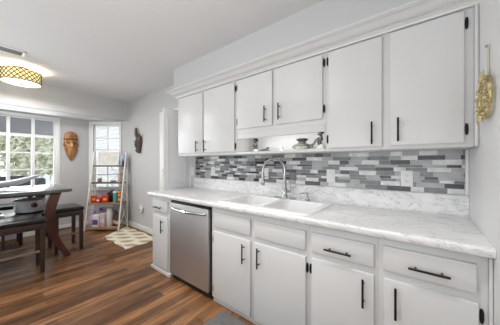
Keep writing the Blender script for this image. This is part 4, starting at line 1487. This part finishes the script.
m2 = thing('wooden_mask', 'small dark carved animal mask with one tall horn, on the dining wall', 'mask', (-4.26, WY - 0.002, 1.47))
fe2 = [(0, 0.16, 0.02, 0.09, 0.035), (0.045, 0.22, 0.022, 0.02, 0.02), (-0.045, 0.22, 0.022, 0.02, 0.02), (0, 0.04, 0.03, 0.03, 0.03)]
obj('face', mask_mesh(0.33, 0.095, 0.075, shp2, fe2), MASKD, m2, local=True, sharp=60)
b = BM(); tube(b, [(-0.05, -0.03, 0.29), (-0.066, -0.045, 0.36), (-0.068, -0.05, 0.43), (-0.060, -0.05, 0.49)], [0.032, 0.032, 0.028, 0.020], 10); obj('horn', b, MASKD, m2, local=True)
b = BM(); tube(b, [(0.055, -0.03, 0.28), (0.075, -0.045, 0.325), (0.078, -0.05, 0.37)], [0.026, 0.020, 0.008], 10); obj('ear', b, MASKD, m2, local=True)
for s in (-1, 1):
    b = BM(); ball(b, (s * 0.045, -0.098, 0.222), 0.014, 1, 0.5, 0.7, 10, 6); obj('eye', b, BLACKP, m2, local=True)
b = BM(); ball(b, (0, -0.088, 0.045), 0.03, 1.0, 0.25, 0.22, 10, 6); obj('mouth', b, BLACKP, m2, local=True)

# ---------------------------------------------------------------- rug and floor mat
RX, RY = -4.04, 1.66
b = BM()
nx, nyy = 80, 24
rl, rw = 1.16, 0.52
grid = []
for side in (0, 1):
    for i in range(nx + 1):
        row = []
        for j in range(nyy + 1):
            x = -rl / 2 + rl * i / nx
            y = -rw / 2 + rw * j / nyy
            y2 = y + 0.012 * math.sin(x * 17) * (abs(y) / (rw / 2)) ** 3
            x2 = x + 0.014 * math.sin(y * 26 + 1) * (abs(x) / (rl / 2)) ** 3
            x2 += 0.34 * max(0.0, -x / (rl / 2)) ** 2 * (0.5 - y / rw) ** 1.3
            z = 0.007 + 0.010 * (0.5 + 0.5 * math.sin(x * 21 + 0.8 * math.sin(y * 9))) * (0.3 + 0.7 * (0.5 - y / rw)) + 0.004 * math.sin(y * 30 + x * 8)
            z = max(0.010, z)
            row.append(b.verts.new((x2, y2, z if side == 0 else 0.001)))
        grid.append(row)
hh = nx + 1
for i in range(nx):
    for j in range(nyy):
        b.faces.new((grid[i][j], grid[i + 1][j], grid[i + 1][j + 1], grid[i][j + 1]))
        b.faces.new((grid[hh + i][j], grid[hh + i][j + 1], grid[hh + i + 1][j + 1], grid[hh + i + 1][j]))
for i in range(nx):
    for j in (0, nyy):
        b.faces.new((grid[i][j], grid[i + 1][j], grid[hh + i + 1][j], grid[hh + i][j]))
for i in (0, nx):
    for j in range(nyy):
        b.faces.new((grid[i][j], grid[i][j + 1], grid[hh + i][j + 1], grid[hh + i][j]))
rug = tag(obj('rug', b, RUG, None, sharp=70), 'cream runner rug with beige diamonds on the floor by the dining wall', 'rug')
rug.location = (RX, RY, 0)
rug.rotation_euler = (0, 0, R(0.5))
b = BM(); prism(b, rrect(-1.345, -0.35, 0.78, 1.335, 0.02), 'z', 0.001, 0.016, 0.004)
single('floor_mat', 'dark grey anti-fatigue mat on the floor in front of the sink cabinet', 'mat', b, GREYMAT, (-0.85, 1.05, 0))

# ---------------------------------------------------------------- outdoors
b = BM(); box(b, -24, XB - 0.13, -14, 16, -0.25, -0.12); struct('ground', b, GROUND)
pr = thing('porch_roof', 'grey porch roof outside the wide window, over the patio', 'porch', (-6.9, 0, 2.2))
b = BM(); box(b, -8.1, XB - 0.14, -4.5, 1.55, 2.42, 2.50); obj('porch_ceiling', b, PORCH, pr, sharp=0)
b = BM(); box(b, -8.15, -8.05, -4.5, 1.55, 2.05, 2.45); obj('beam', b, PORCH, pr, sharp=0)
b = BM(); box(b, -8.15, -8.03, 1.43, 1.55, -0.12, 2.06); obj('post', b, FENCEW, pr, sharp=0)
b = BM(); box(b, -8.15, -8.03, -4.4, -4.28, -0.12, 2.06); obj('post', b, FENCEW, pr, sharp=0)
fn = thing('garden_fence', 'low white fence beyond the patio outside the wide window', 'fence', (-9.6, 0, -0.12))
b = BM()
for z in (0.12, 0.62):
    box(b, -9.62, -9.57, -5, 2.7, z, z + 0.09)
obj('rail', b, FENCEW, fn, sharp=0)
for k in range(38):
    y = -5 + k * 0.2
    b = BM(); prism(b, [(y, -0.12), (y + 0.16, -0.12), (y + 0.16, 0.86), (y + 0.08, 0.93), (y, 0.86)], 'x', -9.57, -9.545); obj('picket', b, FENCEW, fn, sharp=0)
sf = thing('patio_sofa', 'dark charcoal patio sofa outside below the wide window', 'sofa', (-6.5, -0.2, -0.12))
b = BM(); box(b, -6.95, -6.15, -1.3, 0.95, 0.02, 0.25, 0.02); box(b, -6.33, -6.15, -1.3, 0.95, 0.25, 0.97, 0.04, 3); obj('sofa_frame', b, SOFA, sf)
for y in (-1.35, 0.82):
    b = BM(); box(b, -6.95, -6.15, y, y + 0.16, -0.1, 0.60, 0.03, 3); obj('armrest', b, SOFA, sf)
for k in range(3):
    y = -1.18 + k * 0.67
    b = BM(); box(b, -6.93, -6.36, y, y + 0.65, 0.25, 0.40, 0.04, 3); obj('seat_cushion', b, SOFAC, sf)
    b = BM(); box(b, -6.52, -6.335, y + 0.02, y + 0.63, 0.40, 1.02 + 0.03 * (k % 2), 0.05, 3); obj('back_cushion', b, SOFAC, sf)
for y in (-1.25, 0.85):
    for x in (-6.9, -6.2):
        b = BM(); box(b, x, x + 0.05, y, y + 0.05, -0.12, 0.03); obj('leg', b, SOFA, sf, sharp=0)


def bush(name, label, x, y, h, r, m, seed, group):
    g_ = random.Random(seed)
    t = thing(name, label, 'tree', (x, y, -0.12), group=group)
    bm = BM(); tube(bm, [(x, y, -0.12), (x + 0.05, y, h * 0.3), (x, y + 0.05, h * 0.65)], [0.10, 0.08, 0.04], 8); obj('trunk', bm, BARK, t)
    bm = BM()
    for k in range(8000):
        a, c_ = g_.uniform(0, 2 * math.pi), g_.uniform(-1, 1)
        rr = r * (0.30 + 0.70 * g_.random() ** 0.5) * (1 + 0.2 * math.sin(3 * a + seed))
        s_ = math.sqrt(1 - c_ * c_)
        p = Vector((x + rr * s_ * math.cos(a), y + rr * s_ * math.sin(a), h * 0.58 + rr * c_ * h * 0.42 / r))
        q = g_.uniform(0.08, 0.18)
        d1 = Vector((g_.uniform(-1, 1), g_.uniform(-1, 1), g_.uniform(-1, 1))).normalized() * q
        d2 = Vector((g_.uniform(-1, 1), g_.uniform(-1, 1), g_.uniform(-1, 1))).normalized() * q * 0.6
        bm.faces.new([bm.verts.new(p - d1), bm.verts.new(p + d2), bm.verts.new(p + d1), bm.verts.new(p - d2)])
    obj('foliage', bm, m, t, sharp=0)


for i, (x, y, h, r, m, lab) in enumerate((
        (-12.0, -3.6, 3.6, 1.15, LEAF2, 'pale green tree outside the wide window, at the left frame edge'),
        (-12.6, -0.95, 4.2, 1.15, LEAF, 'green tree in the garden seen through the middle of the wide window'),
        (-12.2, 1.7, 3.8, 1.15, LEAF2, 'pale leafy tree in the garden behind the right panes of the wide window'),
        (-12.8, 4.7, 4.4, 1.15, LEAF, 'green tree in the garden, furthest right of the garden trees'))):
    bush('garden_tree', lab, x, y, h, r, m, 11 + i, 'trees beyond the patio')

hs = thing('neighbour_house', 'white-sided house wing with horizontal boards outside the narrow bay window', 'house', (-8.6, 4.2, -0.12))
b = BM()
box(b, -10.5, -7.6, 3.2, 6.5, -0.12, 3.05)
for k in range(22):
    z = -0.05 + k * 0.14
    prism(b, [(-7.6, z), (-7.575, z), (-7.598, z + 0.135), (-7.6, z + 0.135)], 'y', 3.2, 6.5) if False else None
    bx = [(-7.6, z), (-7.572, z), (-7.6, z + 0.14)]
    prism(b, [(p[0], p[1]) for p in bx], 'y', 3.2, 6.5)
    prism(b, [(3.2, z), (3.172, z), (3.2, z + 0.14)], 'x', -10.5, -7.6)
obj('siding_wall', b, SIDING, hs, sharp=0)
b = BM(); prism(b, [(-7.2, 3.02), (-10.7, 3.02), (-10.7, 4.3), (-9.05, 4.3)], 'y', 2.8, 6.6); obj('roof', b, ROOFG, hs, sharp=0)
b = BM(); box(b, -7.22, -7.16, 2.78, 6.6, 2.92, 3.06); box(b, -10.7, -7.16, 2.76, 2.80, 2.92, 3.06); obj('fascia', b, FENCEW, hs, sharp=0)
ps = single('porch_post', 'brown post outside the narrow bay window, at its left edge', 'post', BM(), BROWNP, (-6.45, 1.86, -0.12))
b = BM(); box(b, -0.04, 0.04, -0.04, 0.04, 0.0, 2.6, 0.008); b.to_mesh(ps.data); b.free()
